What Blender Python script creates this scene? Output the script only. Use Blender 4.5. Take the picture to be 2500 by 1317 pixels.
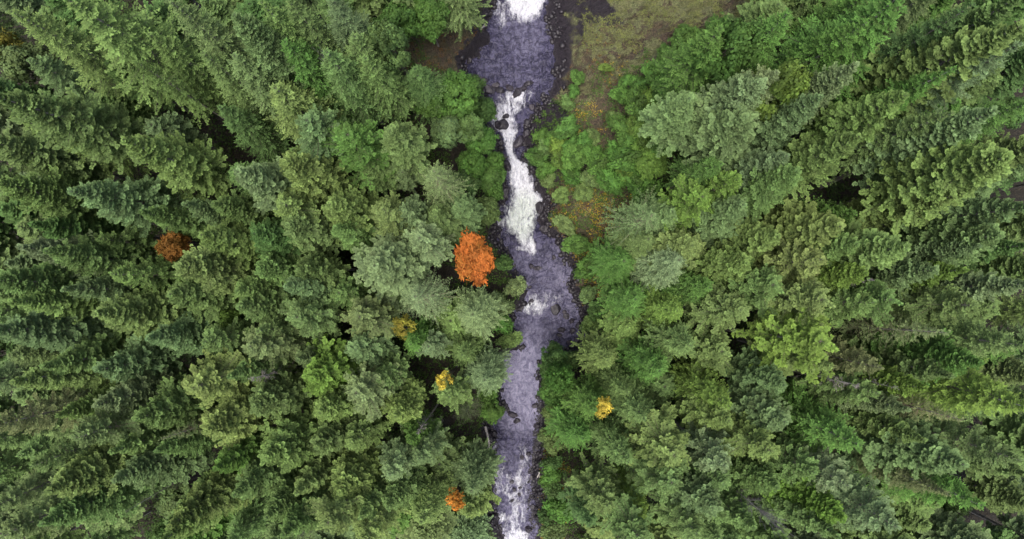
import bpy, math, random
import numpy as np

SC = bpy.context.scene
COL = SC.collection
for o in list(SC.objects):
    bpy.data.objects.remove(o, do_unlink=True)
RND = random.Random(7)
RG = np.random.default_rng(11)
R = math.radians

# ------------------------------------------------------------------ camera
CAM_Z = 114.0
LENS = 27.4
K = 36.0 / LENS / 2500.0                 # metres per photo pixel per metre of depth
cam = bpy.data.cameras.new("camera")
cam.lens = LENS; cam.sensor_width = 36.0
cam.clip_start = 0.5; cam.clip_end = 3000.0
camo = bpy.data.objects.new("camera", cam)
camo.location = (0, 0, CAM_Z); TILT = R(1.6)                             # the drone's camera looks a little upstream of straight down
camo.rotation_euler = (TILT, 0, 0)
COL.objects.link(camo); SC.camera = camo

# ------------------------------------------------------------------ sky, sun, exposure
SUN_EL, SUN_AZ = R(78), R(200)
w = bpy.data.worlds.new("World"); SC.world = w; w.use_nodes = True
nt = w.node_tree; nt.nodes.clear()
sky = nt.nodes.new("ShaderNodeTexSky"); sky.sky_type = 'NISHITA'; sky.sun_disc = False
sky.sun_elevation = SUN_EL; sky.sun_rotation = SUN_AZ
sky.air_density = 1.0; sky.dust_density = 6.0; sky.ozone_density = 1.0
bg = nt.nodes.new("ShaderNodeBackground"); bg.inputs[1].default_value = 0.15
wo = nt.nodes.new("ShaderNodeOutputWorld")
nt.links.new(sky.outputs[0], bg.inputs[0]); nt.links.new(bg.outputs[0], wo.inputs[0])
sl = bpy.data.lights.new("sun", 'SUN'); sl.energy = 1.5; sl.angle = R(22); sl.color = (1.0, 0.985, 0.95)
so = bpy.data.objects.new("sun", sl)
so.rotation_euler = (math.pi / 2 - SUN_EL, 0, math.pi - SUN_AZ)
so.location = (0, 0, 90); COL.objects.link(so)
SC.view_settings.view_transform = 'Standard'; SC.view_settings.look = 'None'
SC.view_settings.gamma = 1.0; SC.view_settings.use_curve_mapping = False
SC.view_settings.exposure = 1.12
SC.cycles.max_bounces = 6; SC.cycles.diffuse_bounces = 4; SC.cycles.transmission_bounces = 3
SC.cycles.transparent_max_bounces = 4; SC.cycles.glossy_bounces = 2
SC.cycles.sample_clamp_indirect = 4.0

# ------------------------------------------------------------------ noise
def _h(ix, iy, seed):
    n = (ix.astype(np.int64) * 374761393 + iy.astype(np.int64) * 668265263 + seed * 1442695041) & 0xFFFFFFFF
    n = ((n ^ (n >> 13)) * 1274126177) & 0xFFFFFFFF
    n = (n ^ (n >> 16)) & 0xFFFFFF
    return n / float(0xFFFFFF)
def vn(x, y, seed=0):
    x = np.asarray(x, float); y = np.asarray(y, float)
    ix = np.floor(x); iy = np.floor(y); fx = x - ix; fy = y - iy
    fx = fx * fx * (3 - 2 * fx); fy = fy * fy * (3 - 2 * fy)
    a = _h(ix, iy, seed); b = _h(ix + 1, iy, seed); c = _h(ix, iy + 1, seed); d = _h(ix + 1, iy + 1, seed)
    return (a * (1 - fx) + b * fx) * (1 - fy) + (c * (1 - fx) + d * fx) * fy
def fbm(x, y, o=4, seed=0):
    s = 0; a = .5; t = 0
    for i in range(o):
        s = s + a * vn(x * 2 ** i + 17.3 * i, y * 2 ** i - 9.1 * i, seed + i); t += a; a *= .5
    return s / t
def ridge(x, y, o=4, seed=0):
    s = 0; a = .5; t = 0
    for i in range(o):
        s = s + a * (1 - abs(2 * vn(x * 2 ** i, y * 2 ** i, seed + i) - 1)); t += a; a *= .5
    return s / t
def sm(e0, e1, x):
    t = np.clip((x - e0) / (e1 - e0), 0, 1); return t * t * (3 - 2 * t)

# ------------------------------------------------------------------ materials
def newmat(name):
    m = bpy.data.materials.new(name); m.use_nodes = True
    m.node_tree.nodes.clear()
    return m, m.node_tree
def N(nt, t, **kw):
    n = nt.nodes.new(t)
    for k, v in kw.items():
        if k.startswith("i_"):
            key = k[2:]; key = int(key) if key.isdigit() else key.replace("_", " ")
            n.inputs[key].default_value = v
        else: setattr(n, k, v)
    return n
def mixc(nt, fac, a, b, mode='MIX'):
    n = nt.nodes.new("ShaderNodeMix"); n.data_type = 'RGBA'; n.blend_type = mode
    for s, v in ((n.inputs[0], fac), (n.inputs[6], a), (n.inputs[7], b)):
        if isinstance(v, bpy.types.NodeSocket): nt.links.new(v, s)
        elif isinstance(v, (int, float)): s.default_value = v
        else: s.default_value = (*v, 1)
    return n.outputs[2]
def mth(nt, op, a, b=0.0, c=None):
    n = nt.nodes.new("ShaderNodeMath"); n.operation = op
    for s, v in zip(n.inputs, (a, b, c)):
        if v is None: continue
        if isinstance(v, bpy.types.NodeSocket): nt.links.new(v, s)
        else: s.default_value = v
    return n.outputs[0]
def ramp(nt, fac, lo, hi):
    n = nt.nodes.new("ShaderNodeMapRange"); n.interpolation_type = 'SMOOTHSTEP'
    nt.links.new(fac, n.inputs[0]); n.inputs[1].default_value = lo; n.inputs[2].default_value = hi
    return n.outputs[0]

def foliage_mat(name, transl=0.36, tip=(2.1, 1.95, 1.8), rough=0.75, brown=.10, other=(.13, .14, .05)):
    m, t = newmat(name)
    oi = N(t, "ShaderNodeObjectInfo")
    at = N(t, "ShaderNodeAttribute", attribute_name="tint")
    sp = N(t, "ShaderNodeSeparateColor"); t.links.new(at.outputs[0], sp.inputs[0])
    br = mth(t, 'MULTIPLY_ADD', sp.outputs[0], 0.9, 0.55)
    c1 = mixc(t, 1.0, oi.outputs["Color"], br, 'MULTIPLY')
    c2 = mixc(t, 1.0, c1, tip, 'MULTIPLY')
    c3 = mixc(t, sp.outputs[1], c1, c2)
    # single branches a little browner or yellower than the rest
    c3 = mixc(t, mth(t, 'MULTIPLY', sp.outputs[2], brown), c3, other)
    d = N(t, "ShaderNodeBsdfPrincipled"); d.inputs["Roughness"].default_value = rough
    d.inputs["Specular IOR Level"].default_value = 0.15
    t.links.new(c3, d.inputs["Base Color"])
    tr = N(t, "ShaderNodeBsdfTranslucent"); t.links.new(c3, tr.inputs[0])
    mx = N(t, "ShaderNodeMixShader"); mx.inputs[0].default_value = transl
    t.links.new(d.outputs[0], mx.inputs[1]); t.links.new(tr.outputs[0], mx.inputs[2])
    o = N(t, "ShaderNodeOutputMaterial"); t.links.new(mx.outputs[0], o.inputs[0])
    return m
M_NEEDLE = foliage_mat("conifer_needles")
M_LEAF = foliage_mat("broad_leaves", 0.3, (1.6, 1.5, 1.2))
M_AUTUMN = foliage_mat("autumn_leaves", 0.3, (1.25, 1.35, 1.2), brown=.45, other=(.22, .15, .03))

def bark_mat(name, a, b, scale=6.0, use_obj=False):
    m, t = newmat(name)
    tc = N(t, "ShaderNodeTexCoord")
    mp = N(t, "ShaderNodeMapping"); mp.inputs[3].default_value = (1, 1, .18)
    t.links.new(tc.outputs["Object"], mp.inputs[0])
    n = N(t, "ShaderNodeTexNoise", i_Scale=scale, i_Detail=6.0); t.links.new(mp.outputs[0], n.inputs["Vector"])
    c = mixc(t, ramp(t, n.outputs[0], .35, .65), a, b)
    if use_obj:
        oi = N(t, "ShaderNodeObjectInfo"); c = mixc(t, 1.0, oi.outputs["Color"], c, 'MULTIPLY')
    d = N(t, "ShaderNodeBsdfPrincipled"); d.inputs["Roughness"].default_value = .9
    t.links.new(c, d.inputs["Base Color"])
    bp = N(t, "ShaderNodeBump", i_Strength=.6, i_Distance=.05)
    t.links.new(n.outputs[0], bp.inputs["Height"]); t.links.new(bp.outputs[0], d.inputs["Normal"])
    o = N(t, "ShaderNodeOutputMaterial"); t.links.new(d.outputs[0], o.inputs[0])
    return m
M_BARK = bark_mat("conifer_bark", (.13, .115, .10), (.24, .22, .20))
M_TWIG = bark_mat("weathered_twigs", (.6, .6, .6), (1, 1, 1), 3.0, True)
M_LOG = bark_mat("silvery_dead_wood", (.22, .20, .18), (.42, .40, .36))

def ground_mat():
    m, t = newmat("forest_floor_and_rock")
    tc = N(t, "ShaderNodeTexCoord")
    at = N(t, "ShaderNodeAttribute", attribute_name="zone")
    sp = N(t, "ShaderNodeSeparateColor"); t.links.new(at.outputs[0], sp.inputs[0])
    n1 = N(t, "ShaderNodeTexNoise", i_Scale=.9, i_Detail=8.0, i_Roughness=.65)
    n2 = N(t, "ShaderNodeTexNoise", i_Scale=4.5, i_Detail=8.0, i_Roughness=.7)
    n3 = N(t, "ShaderNodeTexVoronoi", i_Scale=2.2); n3.feature = 'F1'
    for n in (n1, n2, n3): t.links.new(tc.outputs["Object"], n.inputs["Vector"])
    f1 = ramp(t, n1.outputs[0], .38, .62); f2 = ramp(t, n2.outputs[0], .35, .68)
    soil = mixc(t, f2, (.012, .010, .006), (.036, .028, .014))
    moss = mixc(t, f2, (.050, .060, .020), (.215, .235, .098))
    mp4 = N(t, "ShaderNodeMapping"); mp4.inputs[2].default_value = (0, 0, R(-28)); mp4.inputs[3].default_value = (.35, 1.7, 1)
    t.links.new(tc.outputs["Object"], mp4.inputs[0])
    n4 = N(t, "ShaderNodeTexNoise", i_Scale=1.0, i_Detail=8.0, i_Roughness=.65, i_Distortion=.6); t.links.new(mp4.outputs[0], n4.inputs["Vector"])
    f4 = ramp(t, n4.outputs[0], .50, .66)
    moss = mixc(t, mth(t, 'MULTIPLY', f1, .35), moss, (.14, .125, .055))
    moss = mixc(t, mth(t, 'MULTIPLY', f4, .85), moss, (.060, .046, .032))
    brown = mixc(t, f2, (.022, .014, .011), (.150, .108, .066))
    brown = mixc(t, mth(t, 'MULTIPLY', f1, .6), brown, (.06, .065, .022))
    rock = mixc(t, f2, (.008, .006, .010), (.034, .027, .036))
    c = soil
    # noisy borders between the zones
    def edge(s): return ramp(t, mth(t, 'ADD', s, mth(t, 'MULTIPLY', mth(t, 'SUBTRACT', mth(t, 'MULTIPLY_ADD', n1.outputs[0], .9, mth(t, 'MULTIPLY', n2.outputs[0], .5)), .7), 2.0)), .25, .7)
    c = mixc(t, edge(sp.outputs[1]), c, brown)
    c = mixc(t, edge(sp.outputs[0]), c, moss)
    c = mixc(t, edge(sp.outputs[2]), c, rock)
    d = N(t, "ShaderNodeBsdfPrincipled")
    t.links.new(c, d.inputs["Base Color"])
    rg = mth(t, 'MULTIPLY_ADD', sp.outputs[2], -.42, .92); t.links.new(rg, d.inputs["Roughness"])
    hh = mth(t, 'ADD', n2.outputs[0], mth(t, 'MULTIPLY', n1.outputs[0], 1.5))
    bp = N(t, "ShaderNodeBump", i_Strength=1.0, i_Distance=.6)
    t.links.new(hh, bp.inputs["Height"]); t.links.new(bp.outputs[0], d.inputs["Normal"])
    o = N(t, "ShaderNodeOutputMaterial"); t.links.new(d.outputs[0], o.inputs[0])
    return m
M_GROUND = ground_mat()

def rock_mat():
    m, t = newmat("wet_basalt")
    tc = N(t, "ShaderNodeTexCoord")
    n = N(t, "ShaderNodeTexNoise", i_Scale=3.0, i_Detail=8.0, i_Roughness=.7)
    t.links.new(tc.outputs["Object"], n.inputs["Vector"])
    oi = N(t, "ShaderNodeObjectInfo")
    c = mixc(t, ramp(t, n.outputs[0], .35, .68), (.007, .006, .009), (.040, .035, .044))
    c = mixc(t, 1.0, c, oi.outputs["Color"], 'MULTIPLY')
    d = N(t, "ShaderNodeBsdfPrincipled", i_Roughness=.5); t.links.new(c, d.inputs["Base Color"])
    bp = N(t, "ShaderNodeBump", i_Strength=.7, i_Distance=.12)
    t.links.new(n.outputs[0], bp.inputs["Height"]); t.links.new(bp.outputs[0], d.inputs["Normal"])
    o = N(t, "ShaderNodeOutputMaterial"); t.links.new(d.outputs[0], o.inputs[0])
    return m
M_ROCK = rock_mat()

def water_mat():
    m, t = newmat("river_water_and_foam")
    tc = N(t, "ShaderNodeTexCoord")
    at = N(t, "ShaderNodeAttribute", attribute_name="foam")
    sp = N(t, "ShaderNodeSeparateColor"); t.links.new(at.outputs[0], sp.inputs[0])
    mp = N(t, "ShaderNodeMapping"); mp.inputs[3].default_value = (1.0, .62, 1.0)
    t.links.new(tc.outputs["Object"], mp.inputs[0])
    n1 = N(t, "ShaderNodeTexNoise", i_Scale=1.5, i_Detail=7.0, i_Roughness=.62, i_Distortion=1.1)
    n2 = N(t, "ShaderNodeTexNoise", i_Scale=3.6, i_Detail=4.0, i_Roughness=.6, i_Distortion=1.4)
    for n in (n1, n2): t.links.new(mp.outputs[0], n.inputs["Vector"])
    # water body: bluish violet, with pale sky sheen painted in by the second channel
    deep = mixc(t, ramp(t, n1.outputs[0], .38, .64), (.012, .011, .026), (.044, .041, .080))
    pale = mixc(t, ramp(t, n1.outputs[0], .3, .7), (.090, .086, .138), (.205, .196, .275))
    mp5 = N(t, "ShaderNodeMapping"); mp5.inputs[3].default_value = (.75, 1.25, 1.0)
    t.links.new(tc.outputs["Object"], mp5.inputs[0])
    n5 = N(t, "ShaderNodeTexNoise", i_Scale=.85, i_Detail=4.0, i_Roughness=.6, i_Distortion=.9); t.links.new(mp5.outputs[0], n5.inputs["Vector"])
    crest = ramp(t, mth(t, 'ABSOLUTE', mth(t, 'SUBTRACT', n5.outputs[0], .5)), .0, .045)
    body = mixc(t, sp.outputs[1], deep, pale)
    body = mixc(t, mth(t, 'MAXIMUM', crest, mth(t, 'MULTIPLY', sp.outputs[1], 1.3)), mixc(t, 1.0, body, (.55, .55, .62), 'MULTIPLY'), body)  # ripple shading painted as dark lines in the body colour
    fo = mth(t, 'ADD', sp.outputs[0], mth(t, 'MULTIPLY', mth(t, 'SUBTRACT', n2.outputs[0], .5), 1.3))
    mp3 = N(t, "ShaderNodeMapping"); mp3.inputs[3].default_value = (3.2, 1.1, 1.0)
    t.links.new(tc.outputs["Object"], mp3.inputs[0])
    n3 = N(t, "ShaderNodeTexNoise", i_Scale=1.6, i_Detail=7.0, i_Roughness=.7, i_Distortion=1.4); t.links.new(mp3.outputs[0], n3.inputs["Vector"])
    ff = ramp(t, fo, .12, 1.2)
    foamc = mixc(t, ramp(t, sp.outputs[2], 0, 1), (.55, .56, .59), (.48, .53, .48))
    foamc = mixc(t, mth(t, 'MULTIPLY', ramp(t, n3.outputs[0], .60, .36), .6), foamc, (.25, .25, .32))  # inner shading of the foam mixed into its colour as grey-violet streaks
    c = mixc(t, ff, body, foamc)
    d = N(t, "ShaderNodeBsdfPrincipled"); t.links.new(c, d.inputs["Base Color"])
    t.links.new(mth(t, 'MULTIPLY_ADD', ff, .55, .22), d.inputs["Roughness"])
    d.inputs["IOR"].default_value = 1.33
    bp = N(t, "ShaderNodeBump", i_Strength=.8, i_Distance=.3)
    hh = mth(t, 'ADD', mth(t, 'ADD', n1.outputs[0], mth(t, 'MULTIPLY', crest, .25)), mth(t, 'MULTIPLY', n2.outputs[0], .6))
    t.links.new(hh, bp.inputs["Height"]); t.links.new(bp.outputs[0], d.inputs["Normal"])
    o = N(t, "ShaderNodeOutputMaterial"); t.links.new(d.outputs[0], o.inputs[0])
    return m
M_WATER = water_mat()

# ------------------------------------------------------------------ mesh helpers
def mesh(name, V, F, mat, attr=None, aname="tint", smooth=False):
    V = np.asarray(V, np.float32); F = np.asarray(F, np.int32)
    me = bpy.data.meshes.new(name); nf, k = F.shape
    me.vertices.add(len(V)); me.vertices.foreach_set("co", V.ravel())
    me.loops.add(nf * k); me.loops.foreach_set("vertex_index", F.ravel())
    me.polygons.add(nf)
    me.polygons.foreach_set("loop_start", np.arange(0, nf * k, k, dtype=np.int32))
    me.polygons.foreach_set("loop_total", np.full(nf, k, np.int32))
    me.update(calc_edges=True)
    if smooth: me.polygons.foreach_set("use_smooth", np.ones(nf, bool))
    if attr is not None:
        a = me.attributes.new(aname, 'FLOAT_COLOR', 'POINT')
        A = np.ones((len(V), 4), np.float32); A[:, :3] = attr
        a.data.foreach_set("color", A.ravel())
    me.materials.append(mat)
    return me
def ob(name, me, parent=None, kind=None, loc=None):
    o = bpy.data.objects.new(name, me); COL.objects.link(o)
    if parent: o.parent = parent
    if kind: o["kind"] = kind
    if loc is not None: o.location = loc
    return o
def unit(v): return v / np.maximum(np.linalg.norm(v, axis=-1, keepdims=True), 1e-9)

class Kites:
    """a bag of folded leaf or needle-spray blades: base, direction, side, length, width, fold"""
    def __init__(s): s.P = []; s.D = []; s.S = []; s.L = []; s.W = []; s.C = []; s.X = []
    def add(s, P, D, S, L, W, C, fold=0.35):
        s.P.append(P); s.D.append(D); s.S.append(S); s.L.append(L); s.W.append(W); s.C.append(C)
        s.X.append(np.full(len(P), fold))
    def build(s):
        P = np.concatenate(s.P); D = unit(np.concatenate(s.D)); S = np.concatenate(s.S)
        L = np.concatenate(s.L)[:, None]; W = np.concatenate(s.W)[:, None]; C = np.concatenate(s.C)
        X = np.concatenate(s.X)[:, None]
        S = unit(S - D * (S * D).sum(1, keepdims=True)); Nn = np.cross(S, D)
        Nn = Nn * np.where(Nn[:, 2:3] < 0, -1, 1)
        n = len(P); V = np.empty((n, 4, 3))
        V[:, 0] = P
        V[:, 1] = P + D * L * .42 + S * W * .5 - Nn * W * X
        V[:, 2] = P + D * L
        V[:, 3] = P + D * L * .42 - S * W * .5 - Nn * W * X
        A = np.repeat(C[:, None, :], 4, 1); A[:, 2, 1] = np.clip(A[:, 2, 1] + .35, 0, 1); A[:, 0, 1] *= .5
        i = np.arange(n) * 4
        F = np.concatenate([np.stack([i, i + 1, i + 2], 1), np.stack([i, i + 2, i + 3], 1)])
        return V.reshape(-1, 3), F, A.reshape(-1, 3)

def tubes(paths, radii, sides=4):
    """paths: list of (k,3) arrays, radii: list of (k,) arrays -> V, F (quads)"""
    V = []; F = []; b = 0
    for p, r in zip(paths, radii):
        p = np.asarray(p, float); k = len(p)
        t = unit(np.gradient(p, axis=0)); up = np.array([0.13, 0.07, 1.0])
        if abs(t[:, 2]).mean() > .8: up = np.array([1.0, .1, 0])
        a = unit(np.cross(t, up)); c = np.cross(t, a)
        th = np.arange(sides) / sides * 2 * math.pi
        ring = p[:, None] + (a[:, None] * np.cos(th)[None, :, None] + c[:, None] * np.sin(th)[None, :, None]) * np.asarray(r)[:, None, None]
        V.append(ring.reshape(-1, 3))
        for i in range(k - 1):
            for j in range(sides):
                q = (j + 1) % sides
                F.append((b + i * sides + j, b + i * sides + q, b + (i + 1) * sides + q, b + (i + 1) * sides + j))
        b += k * sides
    return np.concatenate(V), np.array(F)

# ------------------------------------------------------------------ tree prototypes (crown radius 1 unit = real metres)
def conifer(seed, H=38, base=.46, rad=3.6, whorl=.46, nb=6, up=.55, down=-.15, droop=.12, side=.42, wid=.25,
            dens=.22, peak=.85, round_=.92, sub=True, plump=1.0, hang=.35, irregular=.22, wood=.022, trunk_r=.28, s0=.28, tuft=True, lift=.30, club=.30, fingers=2):
    rg = np.random.default_rng(seed)
    kt = Kites(); wp = []; wr = []
    z0 = H * base; z = z0; k = 0
    bulge = rg.uniform(0, 6.28, 3)
    while z < H - .15:
        t = (H - z) / (H - z0)                      # 0 top .. 1 crown base
        prof = (t / peak) ** round_ if t < peak else 1 - .35 * ((t - peak) / (1 - peak)) ** 1.5
        Lm = max(.25, rad * prof)
        n = max(3, int(round(nb * (.65 + .35 * min(1, t * 3)))))
        az0 = rg.uniform(0, 6.28)
        for j in range(n):
            az = az0 + j * 2 * math.pi / n + rg.normal(0, .22)
            lobe = 1 + .12 * math.sin(2 * az + bulge[0] + z * .35) + .10 * math.sin(3 * az + bulge[1] - z * .22)
            L = Lm * lobe * (1 + rg.normal(0, irregular)); L = min(max(L, .25), rad * 1.3)
            if t > .75 and rg.random() < (t - .75) * 2.2: continue
            el = down + (up - down) * (1 - t) ** 1.2 + rg.normal(0, .10)
            zz = z + rg.uniform(-.5, .5) * whorl
            d = np.array([math.cos(az), math.sin(az), 0]); sv = np.array([-math.sin(az), math.cos(az), 0])
            bend = rg.normal(0, .10)
            def at(s):
                s = np.asarray(s)[:, None]
                return np.array([0, 0, zz]) + d * (L * s) * math.cos(el) + sv * (bend * L * s * s) + \
                    np.array([0, 0, 1.0]) * (L * (math.sin(el) * s - droop * 4 * s * (s - .55) * (s > 0) + lift * s ** 4))
            bc = rg.uniform(.2, .8); brown = rg.random() ** 3
            # main axis wood
            sw = np.array([0, .35, .7, .97]); wp.append(at(sw)); wr.append(wood * (.5 + L / rad) * np.array([1, .7, .45, .12]))
            up3 = np.array([0, 0, 1.0])
            def frond(curve, Lf, st, wide, cc, s_in):
                m = max(4, int(Lf * (1 - st) / dens))
                s = st + (1 - st) * (np.arange(m) + rg.uniform(0, 1, m) * .7) / m
                p = curve(s); tng = unit(curve(np.minimum(s + .03, 1.03)) - p)
                lat = unit(np.cross(tng, up3))
                taper = np.clip((1 - s) * 1.6, 0, 1) ** club * np.clip((s - st + .18) * 3.2, .35, 1)
                for sg in (-1, 1):
                    ll = (wide * taper + .14) * rg.uniform(.7, 1.2, m)
                    ang = rg.uniform(.65, 1.05, m)[:, None]
                    D = unit(tng * np.cos(ang) + lat * sg * np.sin(ang) + up3 * rg.uniform(-hang, .2, m)[:, None])
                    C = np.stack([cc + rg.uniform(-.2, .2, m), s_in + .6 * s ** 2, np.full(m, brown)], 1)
                    kt.add(p, D, np.cross(D, up3) + rg.normal(0, .2, (m, 3)), ll, wid * plump * rg.uniform(.8, 1.3, m), C)
                    if sub:
                        q = p + D * ll[:, None] * .4
                        a2 = rg.uniform(.5, .95, m)[:, None] * rg.choice([-1, 1], (m, 1))
                        Sd = unit(np.cross(D, up3))
                        D2 = D * np.cos(a2) + Sd * np.sin(a2) + up3 * rg.uniform(-hang * .6, .5, m)[:, None]
                        kt.add(q, D2, np.cross(unit(D2), up3) + rg.normal(0, .25, (m, 3)), ll * rg.uniform(.5, .8, m),
                               wid * .85 * plump * rg.uniform(.8, 1.2, m), C + np.array([.05, .1, 0]))
                if tuft:
                    D = tng * .8 + up3 * rg.uniform(.15, .8, m)[:, None] + lat * rg.normal(0, .35, m)[:, None]
                    C = np.stack([cc + rg.uniform(-.1, .3, m), s_in + .05 + .6 * s ** 2, np.full(m, brown)], 1)
                    kt.add(p, D, lat + rg.normal(0, .3, (m, 3)), rg.uniform(.18, .36, m) * (.5 + side), wid * plump * rg.uniform(.7, 1.1, m), C, .5)
                e = curve(np.array([.94]))
                kt.add(e, tng[-1:] + np.array([0, 0, .15]), lat[-1:], np.array([.36 * (.6 + side)]), np.array([wid * 1.3 * plump]), np.array([[cc, .8, brown]]))
            frond(at, L, s0, side * (.45 + .55 * L / rad), bc, .02)
            if fingers and L > .9:
                nf = min(fingers, int(L / .55))
                for fi in range(nf):
                    sf = rg.uniform(.30, .82); sg = -1 if fi % 2 else 1
                    o = at(np.array([sf]))[0]; tg = unit(at(np.array([sf + .05]))[0] - o)
                    lt = unit(np.cross(tg, up3)); an = rg.uniform(.55, 1.0)
                    dv = unit(tg * math.cos(an) + lt * sg * math.sin(an) + up3 * rg.uniform(-.15, .3))
                    Lf = min(1.5, L * (1.05 - sf) * rg.uniform(.55, .95) + .35)
                    lf = rg.uniform(.1, .4) * (lift > .08)
                    def cv(s, o=o, dv=dv, Lf=Lf, lf=lf): 
                        s = np.asarray(s)[:, None]; return o + dv * Lf * s + up3 * lf * Lf * s ** 2.5
                    frond(cv, Lf, .2, side * .62, min(1, max(0, bc + rg.normal(0, .22))), .12)
        z += whorl * rg.uniform(.8, 1.2) * (.7 if t < .25 else 1); k += 1
    # leader
    kt.add(np.array([[0, 0, H - .6]]), np.array([[.02, .03, 1.]]), np.array([[1., 0, 0]]), np.array([1.1]), np.array([.16]), np.array([[.7, .9, 0]]))
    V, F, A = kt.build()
    VB, FB = tubes(wp, wr, 3)
    zt = np.linspace(-1.0, H, 14); wob = rg.normal(0, .05, 2)
    path = np.stack([wob[0] * np.sin(zt * .12), wob[1] * np.sin(zt * .1), zt], 1)
    VT, FT = tubes([path], [trunk_r * (1 - (zt / H).clip(0, 1)) ** .8 + .02], 8)
    return dict(H=H, R=rad, crown=mesh("crown", V, F, M_NEEDLE, A), limb=mesh("limbs", VB, FB, M_TWIG),
                trunk=mesh("trunk", VT, FT, M_BARK, smooth=True))

def broadleaf(seed, H=12, rad=3.2, depth=.62, lobes=16, clumps=26, leaf=.22, per=24, flat=.8, gap=.0, lr_=(.32, .52), off_=.17, bcr=(.25, .75), spray=0, mat=None):
    rg = np.random.default_rng(seed); kt = Kites(); wp = []; wr = []
    cz = H * (1 - depth / 2) - .3; rz = H * depth / 2
    for li in range(lobes):
        # lobes cover an ellipsoid, more on top
        ph = rg.uniform(0, 6.28); cu = rg.uniform(-.35, 1) if li else 1
        rr = math.sqrt(max(0, 1 - cu * cu)) * rg.uniform(.5, .95)
        c = np.array([math.cos(ph) * rr * rad * .72, math.sin(ph) * rr * rad * .72, cz + cu * rz * .62 * rg.uniform(.7, 1.1)])
        lr = rad * rg.uniform(*lr_) * .95
        bc = rg.uniform(*bcr); br = rg.random() ** 3
        mid = np.array([c[0] * .35, c[1] * .35, cz - rz * .7])
        wp.append(np.array([[0, 0, H * .25], mid, c])); wr.append(np.array([.09, .05, .02]) * H / 12)
        v = unit(rg.normal(0, 1, (clumps, 3)) + np.array([0, 0, .35]))
        pc = c + v * lr * rg.uniform(.72, 1.06, (clumps, 1)) * np.array([1, 1, flat])
        keep = rg.random(clumps) > gap; pc = pc[keep]; v = v[keep]
        for q, nv in zip(pc, v):
            m = per
            off = rg.normal(0, 1, (m, 3)) * lr * off_
            P = q + off
            nn = unit(nv * .7 + off / (lr * .3) * .5 + np.array([0, 0, .55]) + rg.normal(0, .3, (m, 3)))
            D = unit(np.cross(nn, rg.normal(0, 1, (m, 3)))) + nv * .1 - np.array([0, 0, .15])
            S = np.cross(nn, unit(D))
            cb = bc + rg.uniform(-.15, .15)
            C = np.stack([cb + rg.uniform(-.2, .2, m), np.clip(rg.uniform(-.2, .7, m), 0, 1), np.full(m, br)], 1)
            l = leaf * rg.uniform(.7, 1.3, m)
            kt.add(P - unit(D) * l[:, None] * .5, D, S, l, l * .8, C, .12)
            if rg.random() < .2:
                wp.append(np.array([c * .6 + mid * .4, q])); wr.append(np.array([.02, .008]))
        if spray:
            m = spray; v = unit(rg.normal(0, 1, (m, 3)) + np.array([0, 0, .5]))
            P = c + v * lr * rg.uniform(.5, 1.0, (m, 1)); l = rad * rg.uniform(.12, .3, m)
            kt.add(P, v + rg.normal(0, .25, (m, 3)), rg.normal(0, 1, (m, 3)), l, l * .32, np.stack([bc + rg.uniform(-.2, .3, m), rg.uniform(.1, .7, m), np.full(m, br)], 1), .15)
    V, F, A = kt.build()
    V[:, 2] = np.maximum(V[:, 2], .05)
    wp2 = []; wr2 = []
    for p, r in zip(wp, wr): wp2.append(p); wr2.append(r)
    VB, FB = tubes(wp2, wr2, 4)
    path = np.array([[0, 0, -.6], [.05, .02, H * .15], [.1, -.05, H * .3], [.05, .05, H * .72]])
    VT, FT = tubes([path], [np.array([.16, .13, .1, .03]) * H / 12], 7)
    return dict(H=H, R=rad, crown=mesh("crown", V, F, mat or M_LEAF, A), limb=mesh("limbs", VB, FB, M_TWIG),
                trunk=mesh("trunk", VT, FT, M_BARK, smooth=True))

def bare_tree(seed, H=20, rad=2.2, n=70, base=.5, twigs=7, up=.4, wood=.03, bushy=False):
    rg = np.random.default_rng(seed); wp = []; wr = []
    for i in range(n):
        t = rg.uniform(0, 1); z = H * (base + (1 - base) * (1 - t)); az = rg.uniform(0, 6.28)
        L = max(.3, rad * (t ** .6 if not bushy else 1) * rg.uniform(.6, 1.15)); el = up * (1 - t) + rg.normal(0, .2) - (0 if bushy else .1)
        d = np.array([math.cos(az) * math.cos(el), math.sin(az) * math.cos(el), math.sin(el)])
        sv = np.array([-math.sin(az), math.cos(az), 0])
        k = np.linspace(0, 1, 5)[:, None]; bd = rg.normal(0, .15)
        p = np.array([0, 0, z]) + d * L * k + sv * bd * L * k * k - np.array([0, 0, 1]) * .1 * L * k * (1 - k)
        wp.append(p); wr.append(wood * np.array([1, .75, .55, .4, .2]))
        for q in range(twigs):
            s = rg.uniform(.25, .95); a = p[0] + (p[-1] - p[0]) * s + sv * bd * L * (s * s - s)
            dd = unit(d + sv * rg.choice([-1, 1]) * rg.uniform(.5, 1.1) + np.array([0, 0, rg.normal(0, .25)]))
            l = L * .35 * (1.1 - s) + .12; wp.append(np.array([a, a + dd * l * .55, a + dd * l + np.array([0, 0, rg.normal(0, .05)])]))
            wr.append(wood * .5 * np.array([1, .7, .3]))
    VB, FB = tubes(wp, wr, 3)
    zt = np.linspace(-1.0, H, 10); path = np.stack([.06 * np.sin(zt * .3), .05 * np.sin(zt * .2), zt], 1)
    VT, FT = tubes([path], [.2 * (1 - (zt / H).clip(0, 1)) ** .8 + .015], 7)
    return dict(H=H, R=rad, crown=None, limb=mesh("limbs", VB, FB, M_TWIG), trunk=mesh("trunk", VT, FT, M_LOG, smooth=True))

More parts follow.
